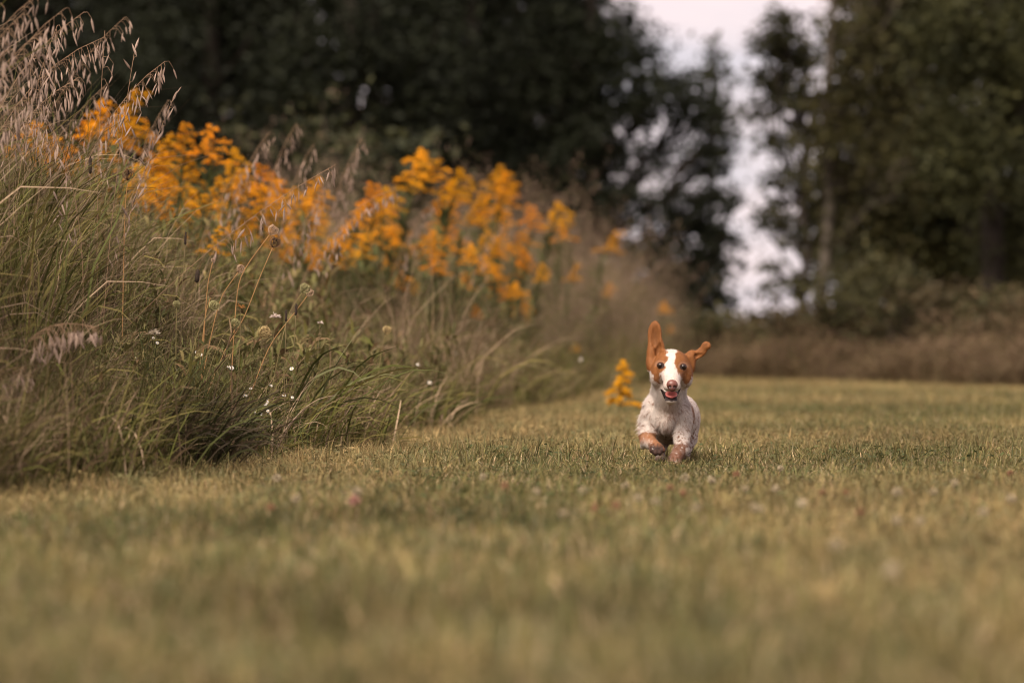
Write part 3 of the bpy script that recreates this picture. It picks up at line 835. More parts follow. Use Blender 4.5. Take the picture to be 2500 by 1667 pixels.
stalk_px(277, 380, 403, 150, 10.0, 'isolated brome stalk arched over with its own drooping head', nsp=26, head=.26, sag=.13, single=True, seed=1)
stalk_px(100, 300, 140, 62, 9.9, 'tall brome stalk with a dense head hanging straight down', nsp=30, head=.30, sag=.07, single=True, seed=2)
stalk_px(105, 290, 252, 92, 9.7, 'brome stalk arching over the dense hanging head', nsp=36, head=.34, sag=.16, single=True, seed=3)
stalk_px(85, 330, 190, 190, 10.1, 'lower brome stalk drooping just over the orange plumes', nsp=24, head=.30, sag=.14, single=True, seed=4)
stalk_px(254, 430, 256, 75, 10.3, 'thin upright brown stalk with few seeds', nsp=8, head=.35, sag=.02, seed=5)
stalk_px(280, 400, 329, 122, 10.1, 'thin straight stalk beside the isolated arched brome', nsp=7, head=.28, sag=.02, tight=True, seed=6)
stalk_px(324, 400, 425, 236, 10.2, 'narrow erect seed spike over the orange bank', nsp=18, head=.5, sag=.03, tight=True, single=True, seed=7)
stalk_px(73, 280, 78, 130, 10.2, 'thin stem with a small tight spike beneath the brome cluster', nsp=10, head=.22, sag=.02, tight=True, seed=8)
stalk_px(404, 600, 820, 402, 10.6, 'long brome stalk leaning far out across the goldenrods', nsp=24, head=.34, sag=.05, droop=.3, single=True, seed=9)
stalk_px(830, 605, 962, 462, 13.2, 'blurred pinkish brome stalk bent over at its top', nsp=34, head=.42, sag=.16, seed=10)
for i, (bx, by, tx, ty, d, ns) in enumerate([(40, 300, 205, 30, 9.2, 40), (-30, 300, 60, 30, 8.6, 44), (-10, 280, 110, 70, 8.7, 40), (-60, 330, 20, 120, 8.4, 44), (10, 320, 160, 20, 8.8, 36), (-40, 420, 60, 240, 8.6, 36), (-70, 250, -5, 10, 8.5, 40), (-20, 200, 95, -15, 8.6, 40)]):
    stalk_px(bx, by, tx, ty, d, 'blurred pale brome stalk in the thick cluster at the upper corner', nsp=int(ns * .55), head=.34, sag=.13, seed=30 + i, group='brome stalks of the corner cluster')
BR = ['blurred brome head stretching out over the dark wood beyond the dense hanging head', 'blurred brome head just over the first orange plumes', 'blurred upright brome head among the first orange plumes', 'short blurred brome stalk sunk in the first orange plumes',
      'blurred drooping brome head behind the narrow erect seed spike', 'short brome stalk beneath the isolated arched brome', 'pale nodding brome head before the tall sapling bush', 'thin brome head standing right of the tall sapling bush', 'small brome head nodding over the long leaning stalk',
      'tall narrow brome head before the tallest dim bush', 'low brome head just above the tip of the long leaning stalk', 'pale brome seeds hanging under the long leaning stalk', 'blurred brome stalk in the densest part of the orange bank', 'blurred brome stalk by the blurred tan carrot head',
      'brome stalk between the corner cluster and the dark cone head', 'brome stalk rising left of the long leaning stalk', 'most distant brome stalk, at the green end of the orange bank']
for i, (bx, by, tx, ty, d, ns) in enumerate([(150, 250, 305, 42, 11.6, 30), (160, 320, 262, 205, 11.8, 30), (250, 420, 268, 262, 12.2, 26), (220, 420, 246, 330, 12.0, 22), (370, 420, 411, 245, 12.4, 30), (290, 450, 330, 330, 12.4, 22),
                                             (600, 480, 658, 322, 13.6, 22), (690, 480, 725, 300, 14.2, 24), (735, 500, 765, 352, 14.0, 16), (850, 520, 882, 340, 15.0, 30), (770, 540, 812, 420, 14.4, 22), (720, 600, 775, 500, 13.0, 18),
                                             (1000, 600, 1050, 500, 17, 20), (130, 460, 120, 300, 9.5, 18), (170, 480, 205, 330, 11, 18), (540, 520, 600, 395, 13.5, 14), (1180, 640, 1220, 540, 19, 20)]):
    stalk_px(bx, by, tx, ty, d, BR[i], nsp=ns, head=.38, sag=.10, seed=60 + i, group='brome stalks among the goldenrods')
stalk_px(160, 700, 228, 800, 8.6, 'pinkish blurred plume hanging down over the green blades', nsp=40, head=.35, sag=.35, seed=90)
stalk_px(20, 800, 62, 900, 8.5, 'faint plume hanging low beside the picture edge', nsp=26, head=.35, sag=.3, seed=91)


# ------------------------------------------------------------------ wild carrots gone to seed
def nest(seed, closed=.5, col=(0.30, .20, .125), fill=(0.16, .10, .06), nr=30, green=False):
    """bird's-nest seed head, radius 1, sitting on the origin and opening upward"""
    rng = np.random.default_rng(seed); mb = MB()
    for i in range(nr):
        a = i * 6.283 / nr + rng.normal() * .08
        t = np.linspace(0, 1, 8)
        r = np.interp(t, [0, .25, .55, .8, 1], [.10, .62, 1.0, .95 - .2 * closed, .85 - .6 * closed]) * (.92 + .16 * rng.random())
        z = np.interp(t, [0, .25, .55, .8, 1], [0, .28, .95, 1.55, 1.9 - .1 * closed])
        tw = a + .35 * t * rng.normal()
        mb.tube(np.stack([r * np.cos(tw), r * np.sin(tw), z], 1), np.linspace(.045, .03, 8), 3, np.asarray(col) * (.7 + .6 * rng.random()))
        e = np.array([r[-1] * np.cos(tw[-1]), r[-1] * np.sin(tw[-1]), z[-1]])
        for m in range(4):                                   # seeds at the tip of the rib
            v = rng.normal(size=3); v /= np.linalg.norm(v)
            mb.tube([e, e + v * .17], [.05, .012], 3, np.asarray(col) * (.75 + .5 * rng.random()))
    for i in range(70 if not green else 130):
        rr = np.sqrt(rng.random()) * (.62 if not green else .86); a = rng.random() * 6.283; zz = .8 + .95 * rng.random()
        p = np.array([rr * np.cos(a), rr * np.sin(a), zz]); v = rng.normal(size=3) * .1 + [0, 0, .07]
        mb.tube([p - v, p + v], [.05, .03], 3, np.asarray(fill) * (.6 + .8 * rng.random()))
    for i in range(7):                                        # bracts under the head
        a = i * .9 + rng.random()
        mb.tube([(0, 0, 0), (.5 * np.cos(a), .5 * np.sin(a), -.05), (.95 * np.cos(a), .95 * np.sin(a), -.25 + .3 * rng.random())], [.03, .025, .01], 3, np.asarray(col) * .8)
    return mb.mesh('seed_head', M_HEAD)


TAN = ((0.50, .35, .24), (0.22, .14, .085)); BRN = ((0.15, .09, .05), (0.075, .045, .027)); GRN = ((0.34, .31, .15), (0.30, .27, .13)); YEL = ((0.44, .33, .16), (0.38, .28, .14))
CAR = [((659, 572), 13, TAN, .25, [(588, 666), (575, 733)], 'pale open wild carrot seed head, highest of the sharp pair', 0, 'tan'),
       ((666, 604), 14, BRN, .3, [(630, 685), (591, 796), (543, 850)], 'dark brown wild carrot seed head tucked under the pale open one', .1, 'brown'),
       ((582, 664), 11, TAN, .9, [(532, 733)], 'egg-shaped closed wild carrot head below the sharp pair', .15, 'tan'),
       ((519, 640), 5.5, TAN, .9, [(505, 700)], 'tiny tan wild carrot bud on a thin stem', .2, 'tan'),
       ((514, 726), 7.5, BRN, .7, [(500, 770)], 'small rusty carrot head just over the round green one', .1, 'brown'),
       ((516, 756), 13, GRN, .6, [(480, 810)], 'round green wild carrot head under the rusty one', -.1, 'green'),
       ((431, 750), 9, GRN, .7, [(430, 800)], 'small yellowish green carrot head alone by broad blades', -.25, 'green'),
       ((567, 797), 12, GRN, .6, [(535, 830)], 'pale green wild carrot head with bent stem', -.05, 'green'),
       ((634, 818), 16, YEL, .7, [(570, 850)], 'plump yellowish wild carrot head tilted on its stem', .0, 'green'),
       ((738, 714), 13, GRN, .6, [(700, 770)], 'round green wild carrot head paired with a tan one', .05, 'green'),
       ((750, 722), 10.5, TAN, .4, [(712, 774), (648, 850)], 'tan wild carrot head half hidden behind the round green one', .12, 'tan'),
       ((312, 440), 15, BRN, .85, [(304, 520)], 'dark brown cone-shaped carrot head against the orange bank', .1, 'brown'),
       ((63, 330), 13, TAN, .8, [(60, 380)], 'blurred tan carrot head under the brome cluster', 1.2, 'tan'),
       ((942, 815), 11, YEL, .6, [(930, 860)], 'blurred yellowish carrot head in the shaded grass', 1.6, 'green')]
for i, (hp, r, colr, closed, stem, lab, dz, kind) in enumerate(CAR):
    d = 10.1 + dz
    base = at(hp[0], hp[1], d)
    pts_ = [at(*q, d) for q in stem]
    last = pts_[-1]; prev = base if len(pts_) == 1 else pts_[-2]
    dirn = last - prev
    fx = last[0] + (dirn[0] / max(.02, -dirn[2])) * min(last[2], .25) * .5
    root = np.array([fx, d, -.02])
    o = thing('wild_carrot', lab, 'wild carrot', root)
    ctrl = np.array([base] + pts_ + [root]) - root
    # smooth through the control points
    tt = np.linspace(0, 1, len(ctrl)); ti = np.linspace(0, 1, 14)
    cv = np.stack([np.interp(ti, tt, ctrl[:, q]) for q in range(3)], 1)
    for _ in range(3): cv[1:-1] = (cv[:-2] + 2 * cv[1:-1] + cv[2:]) / 4
    sm = MB(); sm.tube(cv[::-1], np.linspace(.0017, .0011, 14), 5, (0.36, .20, .085) if kind != 'green' else (.20, .16, .07))
    part('stem', sm.mesh('stem', M_STRAW, True), o)
    dv = Vector(cv[0] - cv[2]).normalized()
    rot = dv.to_track_quat('Z', 'Y').to_euler()
    s = r / F * d
    part('seed_head', nest(300 + i, closed, colr[0], colr[1], green=(kind == 'green')), o, tuple(cv[0]), tuple(rot), (s, s, s * .92))


# small dark plantain spikes, dead stalk, broad-bladed clumps
def spike_plant(px, py, bx, by, d, lab, r=.0032, ln=.03):
    tip = at(px, py, d); b = at(bx, by, d); root = np.array([b[0] - (tip[0] - b[0]) * .3, d, -.02])
    o = thing('plantain', lab, 'plantain', root)
    sm = MB(); sm.tube(wobble((0, 0, 0), tip - root, 6, .003, np.random.default_rng(int(px))), np.linspace(.0014, .0008, 6), 4, (.16, .12, .06)); part('stem', sm.mesh('stem', M_STRAW, True), o)
    hb = MB(); v = (tip - root); v = v / np.linalg.norm(v); e = tip - root
    hb.tube([e + v * ln * q for q in (0, .1, .35, .7, .95, 1.05)], [.001, r, r * 1.1, r, r * .6, .0005], 7, (.045, .032, .024))
    rr = np.random.default_rng(int(py))
    for _ in range(40):
        a = rr.normal(size=3); a -= v * a.dot(v); a /= np.linalg.norm(a); c = e + v * ln * rr.random() + a * r * .9
        hb.tube([c, c + a * .0022 + v * .001], [.0008, .0003], 3, (.06, .045, .034))
    part('flower_spike', hb.mesh('flower_spike', M_HEAD, True), o)


spike_plant(698, 785, 690, 850, 10.0, 'dark seed spike beside the curved carrot stem, the lower one')
spike_plant(722, 770, 700, 840, 10.1, 'dark seed spike crossing the curved carrot stem, the higher one')
spike_plant(480, 690, 440, 760, 10.4, 'purplish dark seed spike standing in brown grass', .006, .035)
spike_plant(220, 425, 218, 520, 10.3, 'brown toothed seed spike next to the dark cone head', .0045, .05)
spike_plant(452, 598, 430, 660, 10.3, 'thin dark seed spike at the foot of the leaning brome', .003, .035)

o = thing('dead_stalk', 'brown woody dead stalk slanting up out of the shaded grass', 'dead stalk', tuple(np.array([at(390, 1010, 10)[0], 10, 0])))
mb = MB(); b0 = np.array(o.location)
cv = np.array([b0 + [0, 0, -.02], at(440, 985, 10), at(500, 935, 9.97), at(545, 880, 9.95), at(565, 815, 9.95)]) - b0
ti = np.linspace(0, 1, 14); cv = np.stack([np.interp(ti, np.linspace(0, 1, 5), cv[:, q]) for q in range(3)], 1)
mb.tube(cv, np.linspace(.005, .002, 14), 6, (.09, .06, .036))
part('stalk', mb.mesh('stalk', M_BARK, True), o)
lb = MB(); blades(lb, 14, np.random.default_rng(4), 0, .06, .4, .004, 1.0, .8, (.3, 0), 3, [(.09, .06, .04), (.13, .085, .05)], base=cv[R.integers(3, 14, 14)])
part('withered_leaves', lb.mesh('withered_leaves', M_MEADOW), o)


def clump(name, label, px, py, d, n, h, wd, bias, bend, cols, seed, th0=.5, rad=.06):
    p = at(px, py, d); p[2] = -.01
    mb = MB(); blades(mb, n, np.random.default_rng(seed), rad, h, .4, wd, th0, bend, bias, 9, cols, wob=.004)
    o = part(name, mb.mesh(name, M_MEADOW), None, tuple(p))
    return tag(o, label, 'grass clump')


clump('grass_clump', 'broad green blades arching over and down onto the lawn', 735, 1060, 10.6, 26, .52, .010, (1.6, -.3), 1.9, MG + [(.12, .12, .055)], 1, .5)
clump('grass_clump', 'dark flattened grass clump hanging over the lawn edge', 440, 1120, 9.35, 240, .36, .006, (1.5, -.5), 1.7, [(.05, .038, .024), (.08, .058, .036), (.06, .06, .025), (.11, .08, .05), (.05, .055, .02)], 2, .7, .12)
clump('grass_clump', 'tall broad green blades around the small yellowish carrot head', 420, 1010, 9.9, 16, .42, .011, (.2, 0), .35, [(.05, .062, .022), (.065, .075, .028)], 3, .3, .08)
clump('grass_clump', 'green blades fanning out at the lawn corner beside the picture edge', 140, 1160, 9.0, 70, .40, .0075, (1.0, -.3), 1.5, MG, 4, .7, .16)
clump('grass_clump', 'bleached bent straw lying across the white daisies', 640, 1010, 10.2, 12, .34, .004, (1.3, -.2), 1.9, [(.36, .25, .17), (.42, .30, .22)], 5, .3, .08)
clump('grass_clump', 'low dark green tussock beyond the white daisies', 1010, 1000, 13.6, 90, .34, .008, (.9, -.2), 1.6, MG + MD[:2], 6, .8, .16)


# ------------------------------------------------------------------ white daisies
def daisy_meshes(seed, npet=14):
    rng = np.random.default_rng(seed); mb = MB()
    for i in range(npet):
        a = i * 6.283 / npet + rng.normal() * .08; u = np.array([np.cos(a), np.sin(a), 0]); v_ = np.array([-np.sin(a), np.cos(a), 0])
        z = .15 * rng.normal()
        mb.add([u * .25 - v_ * .06, u * .25 + v_ * .06, u * .75 + v_ * .14 + [0, 0, z], u * 1.0 + [0, 0, z * .6], u * .75 - v_ * .14 + [0, 0, z]], [[0, 1, 2, 4]], [[4, 2, 3]], (.80, .76, .73))
    cb = MB()
    for r0, z0, r1, z1 in ((.34, 0, .28, .14), (.28, .14, .12, .22)):
        cb.tube([(0, 0, z0), (0, 0, z1)], [r0, r1], 8, (.62, .40, .04))
    return mb.mesh('petals', M_PETAL), cb.mesh('disc', M_GOLD)


DV = [daisy_meshes(s, 12 + 2 * s) for s in range(3)]
DA = [(34, 797), (59, 797), (92, 791), (25, 837), (129, 810), (123, 857), (331, 873), (279, 911), (266, 962), (259, 996), (384, 837), (559, 895), (712, 900), (662, 941), (540, 951), (528, 966), (612, 948), (656, 977), (693, 964), (714, 970),
      (626, 1006), (636, 1010), (654, 1003), (541, 1026), (595, 969), (566, 898), (529, 1016), (593, 1019), (375, 825), (480, 860), (490, 866), (1113, 864), (1020, 889), (1049, 934), (600, 965), (652, 984), (648, 990), (1418, 878), (430, 905), (200, 880)]
DOBJ = []
for i, (px, py) in enumerate(DA):
    d = 9.9 + .35 * rg.random() if px < 760 else (13 if px < 1100 else 18)
    p = at(px, py, d)
    big = (px, py) == (541, 1026)
    lab = {(541, 1026): 'largest white daisy, facing the camera low over the lawn', (1049, 934): 'white daisy lying blurred in the dark tussock', (1418, 878): 'pale blurred daisy in low herbs before the bank end'}.get((px, py))
    zone = 'white daisies in the shaded blades' if px < 450 else ('white daisies in the feathery herbs' if px < 760 else 'white daisies in the far grass')
    labz = 'tiny white daisy in the deep shaded blades' if px < 450 else ('tiny white daisy in the feathery herbs by the lawn' if px < 760 else 'single white daisy out in the blurred grass')
    root = np.array([p[0] - .03 * rg.normal(), d + .02, 0])
    o = thing('white_daisy', lab or labz, 'daisy', root, None if lab else zone)
    if not lab: o['px'] = px; o['py'] = py; DOBJ.append(o)
    sm = MB(); sm.tube(wobble((0, 0, -.01), p - root, 6, .006, rg), np.linspace(.0012, .0007, 6), 3, (.09, .10, .04))
    part('stem', sm.mesh('stem', M_MEADOW), o)
    r = (8.5 if big else 4.0 + 2.2 * rg.random()) / F * d
    rx = (1.35 if big else .5 + .7 * rg.random())
    rot = (rx, .4 * rg.normal(), rg.random() * .4)
    v = DV[i % 3]
    part('petals', v[0], o, tuple(p - root), rot, (r,) * 3); part('disc', v[1], o, tuple(p - root), rot, (r,) * 3)


ORD = ['first', 'second', 'third', 'fourth', 'fifth', 'sixth', 'seventh', 'eighth', 'ninth', 'tenth', 'eleventh', 'twelfth', 'thirteenth', 'fourteenth', 'fifteenth', 'sixteenth']


def ordinals(items):
    """items: (object, x, phrase) - counts along each row so that every member has a label of its own"""
    rows = {}
    for o, x_, ph in items: rows.setdefault(ph, []).append((x_, o))
    for ph, l in rows.items():
        for k, (_, o) in enumerate(sorted(l, key=lambda q: q[0])): o['label'] = ph.replace('#', ORD[k])


ordinals([(o, o['px'], ('tiny white daisy in the shaded blades, # from the picture edge, %s half' % ('upper' if o['py'] < 845 else 'lower')) if o['px'] < 450 else
           ('tiny white daisy in the feathery herbs, # from the shaded side, %s' % ('top rows' if o['py'] < 950 else ('middle rows' if o['py'] < 985 else 'bottom rows'))))
          for o in DOBJ if 'white daisies in the far' not in o['group']])
for o in DOBJ: del o['px'], o['py']


# dried pale umbel and drifting fluff
def fluff(px, py, d, r, lab, col, n=60, seed=0):
    p = at(px, py, d); rng = np.random.default_rng(seed); root = np.array([p[0] - .02, d, 0])
    o = thing('dried_umbel', lab, 'dried flower', root)
    sm = MB(); sm.tube(wobble((0, 0, -.01), p - root, 6, .006, rng), np.linspace(.0013, .0008, 6), 3, (.16, .12, .06)); part('stem', sm.mesh('stem', M_STRAW), o)
    hb = MB(); e = p - root
    for _ in range(n):
        v = rng.normal(size=3); v[2] = abs(v[2]) * .7; v *= r / np.linalg.norm(v)
        hb.tube([e, e + v * .6 + [0, 0, .1 * r], e + v * (.7 + .4 * rng.random())], [.0004, .0008, .0005], 3, np.asarray(col) * (.8 + .3 * rng.random()))
    part('umbel', hb.mesh('umbel', M_STRAW), o)


fluff(377, 816, 9.95, .016, 'bleached feathery umbel over the broad green blades', (.50, .42, .33), 70, 1)
fluff(672, 776, 10.0, .016, 'torn white tuft caught beside the dark seed spikes', (.68, .56, .50), 50, 2)
fluff(781, 790, 10.6, .010, 'small pale tuft on a brown stem beyond the carrots', (.55, .45, .40), 30, 3)
fluff(588, 752, 10.0, .014, 'curled orange dead leaflets on a thin stem', (.40, .16, .04), 10, 4)


# ------------------------------------------------------------------ clover heads in the lawn
def clover_mesh(seed, col):
    rng = np.random.default_rng(seed); mb = MB()
    for i in range(40):
        v = rng.normal(size=3); v[2] = v[2] * .8 + .15; v /= np.linalg.norm(v)
        mb.tube([v * .25, v * .7, v * (1.0 + .12 * rng.normal())], [.12, .17, .05], 4, np.asarray(col) * (.75 + .4 * rng.random()))
    return mb.mesh('flower_head', M_PETAL)


CW = [clover_mesh(s, (.44, .36, .24)) for s in range(3)]; CB = [clover_mesh(9 + s, (.30, .16, .09)) for s in range(2)]; CP = [clover_mesh(15, (.46, .24, .20))]
CL = [(1906, 1143, 0), (1737, 1172, 0), (1671, 1166, 0), (1817, 1193, 0), (1894, 1193, 0), (1638, 1190, 1), (1424, 1198, 0), (1526, 1185, 0), (1667, 1204, 1), (2190, 1201, 0), (2278, 1201, 0), (2470, 1217, 0), (1841, 1240, 0), (1858, 1243, 0),
      (1557, 1215, 0), (1504, 1232, 1), (1374, 1254, 0), (2190, 1270, 0), (2248, 1273, 0), (2065, 1201, 1), (2466, 1154, 1), (1797, 1157, 1), (2007, 1202, 1), (871, 1201, 0), (865, 1222, 2), (723, 1217, 0), (675, 1167, 0), (660, 1238, 1), (2179, 1392, 0),
      (1233, 1185, 1), (1310, 1200, 0), (1450, 1240, 1), (2100, 1250, 1), (1600, 1225, 0), (1700, 1240, 0), (2400, 1250, 0), (2330, 1180, 0), (1960, 1230, 0), (2040, 1330, 0), (1180, 1165, 0)]
COBJ = []
for i, (px, py, kd) in enumerate(CL):
    # flower head a few centimetres over the soil: where its sight line is at that height
    hgt = .045 if py < 1300 else .06
    d = (CAMZ - hgt) / (py - 850) * F
    p = at(px, py, d)
    lab = {0: 'whitish clover head standing in the mown lawn', 1: 'withered brown clover head in the mown lawn', 2: 'pinkish red clover head touching a whitish one'}[kd]
    if (px, py) == (871, 1201): lab = 'whitish clover head resting on the pinkish red one'
    if (px, py) == (2179, 1392): lab = 'most blurred whitish clover head, close to the lens'
    single = kd == 2 or (px, py) in ((871, 1201), (2179, 1392))
    o = thing('clover', lab, 'clover', (p[0], d, 0), None if single else {0: 'whitish clover heads in the lawn', 1: 'withered clover heads in the lawn'}[kd])
    sm = MB(); sm.tube([(0, 0, -.01), (.003, 0, hgt * .5), (0, 0, hgt)], [.0011, .001, .0008], 4, (.10, .10, .04)); part('stem', sm.mesh('stem', M_MEADOW), o)
    if not single:
        COBJ.append((o, px, '# %s clover head %s' % ('whitish' if kd == 0 else 'withered brown', 'from the meadow side, short of the dog' if px < 1550 else ('of those just in front of the dog' if px < 1750 else ('past the dog, in the middle of the open lawn' if px < 2050 else 'in the far open lawn, towards the picture edge')))))
    r = (.0085 if kd != 1 else .0075) * (.8 + .4 * rg.random()) * (1.35 if single else 1)
    m_ = (CW, CB, CP)[kd]
    part('flower_head', m_[i % len(m_)], o, (0, 0, hgt), (0, 0, rg.random() * 6), (r, r, r))


ordinals(COBJ)

# ------------------------------------------------------------------ the dog
H_ = 0.002
LO = np.array([-0.105, -0.20, -0.004]); HI = np.array([0.125, 0.50, 0.385])
DIM = np.ceil((HI - LO) / H_).astype(int) + 1
AX = [LO[i] + np.arange(DIM[i]) * H_ for i in range(3)]


class Field:
    def __init__(s): s.D = np.full(DIM, 0.05, np.float32)
    def _sl(s, c0, c1, pad):
        a = np.maximum(0, np.floor((np.minimum(c0, c1) - pad - LO) / H_).astype(int)); b = np.minimum(DIM, np.ceil((np.maximum(c0, c1) + pad - LO) / H_).astype(int) + 1)
        sl = tuple(slice(a[i], max(a[i] + 1, b[i])) for i in range(3))
        g = np.stack(np.meshgrid(*[AX[i][sl[i]].astype(np.float32) for i in range(3)], indexing='ij'), -1)
        return sl, g
    def _mix(s, sl, d, k, sub):
        A = s.D[sl]
        if sub: d = -d
        h = np.maximum(k - np.abs(A - d), 0) / k
        s.D[sl] = (np.maximum(A, d) + h * h * k / 4) if sub else (np.minimum(A, d) - h * h * k / 4)
    def ell(s, c, r, k=.012, rot=None, sub=False):
        c = np.array(c, np.float32); r = np.array(r, np.float32)
        sl, g = s._sl(c - r.max(), c + r.max(), k + .02)
        p = g - c
        if rot is not None: p = p @ np.array(Euler(rot).to_matrix(), np.float32)
        k0 = np.linalg.norm(p / r, axis=-1); k1 = np.linalg.norm(p / (r * r), axis=-1) + 1e-9
        s._mix(sl, k0 * (k0 - 1) / k1, k, sub)
    def cone(s, a, b, ra, rb, k=.012, sub=False):
        a = np.array(a, np.float32); b = np.array(b, np.float32); m = max(ra, rb)
        sl, g = s._sl(np.minimum(a, b) - m, np.maximum(a, b) + m, k + .02)
        ab = b - a; t = np.clip(((g - a) @ ab) / (ab @ ab), 0, 1)
        d = np.linalg.norm(g - (a + t[..., None] * ab), axis=-1) - (ra + (rb - ra) * t)
        s._mix(sl, d, k, sub)


def surface(D):
    """surface-net mesh of the zero level of D"""
    sgn = D < 0
    c = np.zeros(np.array(D.shape) - 1, np.int8)
    for a in (0, 1):
        for b in (0, 1):
            for e in (0, 1):
                c += sgn[a:D.shape[0] - 1 + a, b:D.shape[1] - 1 + b, e:D.shape[2] - 1 + e]
    I = np.argwhere((c > 0) & (c < 8)); ID = np.full(c.shape, -1, np.int64); ID[tuple(I.T)] = np.arange(len(I))
    acc = np.zeros((len(I), 3)); cnt = np.zeros(len(I))
    cor = np.array([[a, b, e] for a in (0, 1) for b in (0, 1) for e in (0, 1)])
    for i in range(8):
        for ax in range(3):
            if cor[i][ax]: continue
            j = cor[i].copy(); j[ax] = 1
            d0 = D[tuple((I + cor[i]).T)]; d1 = D[tuple((I + j).T)]
            m = (d0 < 0) != (d1 < 0); t = np.where(m, d0 / np.where(m, d0 - d1, 1), 0)
            p = np.repeat(cor[i][None].astype(float), len(I), 0); p[:, ax] = t
            acc[m] += p[m]; cnt[m] += 1
    V = LO + (I + acc / cnt[:, None]) * H_
    Q = []
    for ax in range(3):
        o1, o2 = [(1, 2), (2, 0), (0, 1)][ax]
        s0 = np.moveaxis(sgn, ax, 0)
        E = np.argwhere(np.moveaxis(s0[:-1] != s0[1:], 0, ax))
        E = E[(E[:, o1] > 0) & (E[:, o2] > 0) & (E[:, o1] < c.shape[o1]) & (E[:, o2] < c.shape[o2])]
        u = np.zeros(3, int); u[o1] = 1; v_ = np.zeros(3, int); v_[o2] = 1
        q = np.stack([ID[tuple((E - u - v_).T)], ID[tuple((E - v_).T)], ID[tuple(E.T)], ID[tuple((E - u).T)]], 1)
        ins = sgn[tuple(E.T)]
        q[~ins] = q[~ins][:, ::-1]
        Q.append(q)
    return V, np.concatenate(Q)


f = Field()
# trunk
f.ell((-.006, .075, .142), (.056, .088, .052), .02)
f.ell((.014, .17, .128), (.060, .11, .062), .03)
f.ell((.030, .28, .123), (.055, .11, .056), .04)
f.ell((.040, .365, .124), (.056, .075, .062), .04)
f.ell((.000, .085, .180), (.028, .07, .020), .03)                 # withers
f.ell((-.009, .012, .122), (.030, .040, .036), .016)                # breastbone
# neck
f.cone((-.003, .055, .168), (.003, -.022, .236), .048, .0435, .016)
f.cone((-.005, .01, .155), (-.001, -.045, .205), .0375, .031, .014)
# skull and cheeks
f.ell((.004, -.055, .264), (.0465, .055, .0415), .015, (math.radians(18), 0, 0))
f.ell((-.033, -.056, .238), (.019, .030, .028), .018)
f.ell((.040, -.056, .236), (.019, .030, .028), .018)
# muzzle
f.cone((.003, -.085, .249), (.001, -.143, .222), .0315, .0200, .012)
f.ell((-.008, -.140, .212), (.0130, .022, .013), .008)
f.ell((.010, -.140, .212), (.0130, .022, .013), .008)
# lower jaw
f.cone((.001, -.060, .206), (.0, -.126, .1795), .0235, .0125, .010)
f.ell((.0, -.125, .176), (.0150, .018, .0095), .008)
# open mouth
f.ell((.0, -.130, .1915), (.0185, .055, .0100), .004, (math.radians(22), 0, 0), True)
f.cone((-.013, -.140, .190), (-.0265, -.088, .2085), .0075, .0050, .004, True)
f.cone((.013, -.140, .190), (.0280, -.088, .2080), .0075, .0050, .004, True)
# eye hollows
for ex, ez in ((-.0262, .2652), (.0326, .2620)):
    f.ell((ex, -.114, ez), (.0092, .009, .0080), .006, None, True)
# erect ear (picture left)
f.ell((-.0390, -.034, .345), (.0185, .0055, .036), .006, (0, math.radians(2), math.radians(-14)))
f.ell((-.0345, -.034, .312), (.0215, .0075, .026), .010, (0, math.radians(-4), math.radians(-14)))
f.ell((-.0475, -.036, .288), (.0125, .014, .032), .010, (0, math.radians(4), 0))
f.ell((-.0510, -.040, .266), (.0085, .015, .018), .010)
f.ell((-.0375, -.0425, .342), (.0130, .0075, .031), .003, (0, math.radians(2), math.radians(-14)), True)
f.ell((-.0300, -.0445, .306), (.0085, .009, .018), .004, (0, math.radians(10), 0), True)
# flying ear (picture right)
f.ell((.0520, -.034, .281), (.0160, .014, .024), .012, (0, math.radians(20), 0))
f.ell((.0590, -.034, .262), (.0070, .012, .016), .010)
f.ell((.0680, -.031, .2925), (.0220, .0065, .0115), .008, (0, math.radians(-14), 0))
f.ell((.0840, -.030, .3025), (.0150, .0056, .0112), .006, (0, math.radians(-42), 0))
f.ell((.0940, -.031, .3165), (.0120, .0056, .0108), .005, (0, math.radians(-22), 0))
f.ell((.1010, -.032, .3145), (.0050, .0062, .0062), .005)
f.ell((.0700, -.0385, .2900), (.0150, .005, .0060), .003, (0, math.radians(-14), 0), True)
# raised foreleg (picture left)
f.ell((-.046, .028, .134), (.025, .045, .048), .014)
f.cone((-.055, .016, .122), (-.058, .000, .088), .0235, .0205, .008)
f.cone((-.057, .000, .080), (-.058, -.022, .068), .0215, .0190, .010)
f.cone((-.056, -.030, .068), (-.040, -.074, .056), .0190, .0145, .008)
f.ell((-.068, .000, .056), (.008, .012, .010), .008)
f.ell((-.0345, -.082, .049), (.0185, .015, .0150), .008)
for tx, tz, ty in ((-.0485, .046, -.091), (-.0395, .0395, -.096), (-.0285, .0405, -.096), (-.0205, .0475, -.091)):
    f.ell((tx, ty, tz), (.0065, .009, .0078), .003)
# reaching foreleg (picture right)
f.ell((.036, .028, .132), (.0235, .045, .048), .016)
f.cone((.036, .012, .118), (.032, -.004, .076), .0235, .0205, .008)
f.cone((.034, -.002, .074), (.031, -.022, .047), .0205, .0190, .010)
f.ell((.043, -.014, .046), (.010, .012, .012), .008)
f.cone((.029, -.028, .046), (.012, -.055, .022), .0185, .0160, .008)
f.ell((.008, -.062, .014), (.0185, .020, .0120), .008)
for tx, ty in ((-.0075, -.073), (.002, -.080), (.013, -.080), (.0225, -.072)):
    f.ell((tx, ty, .009), (.0062, .011, .0080), .003)
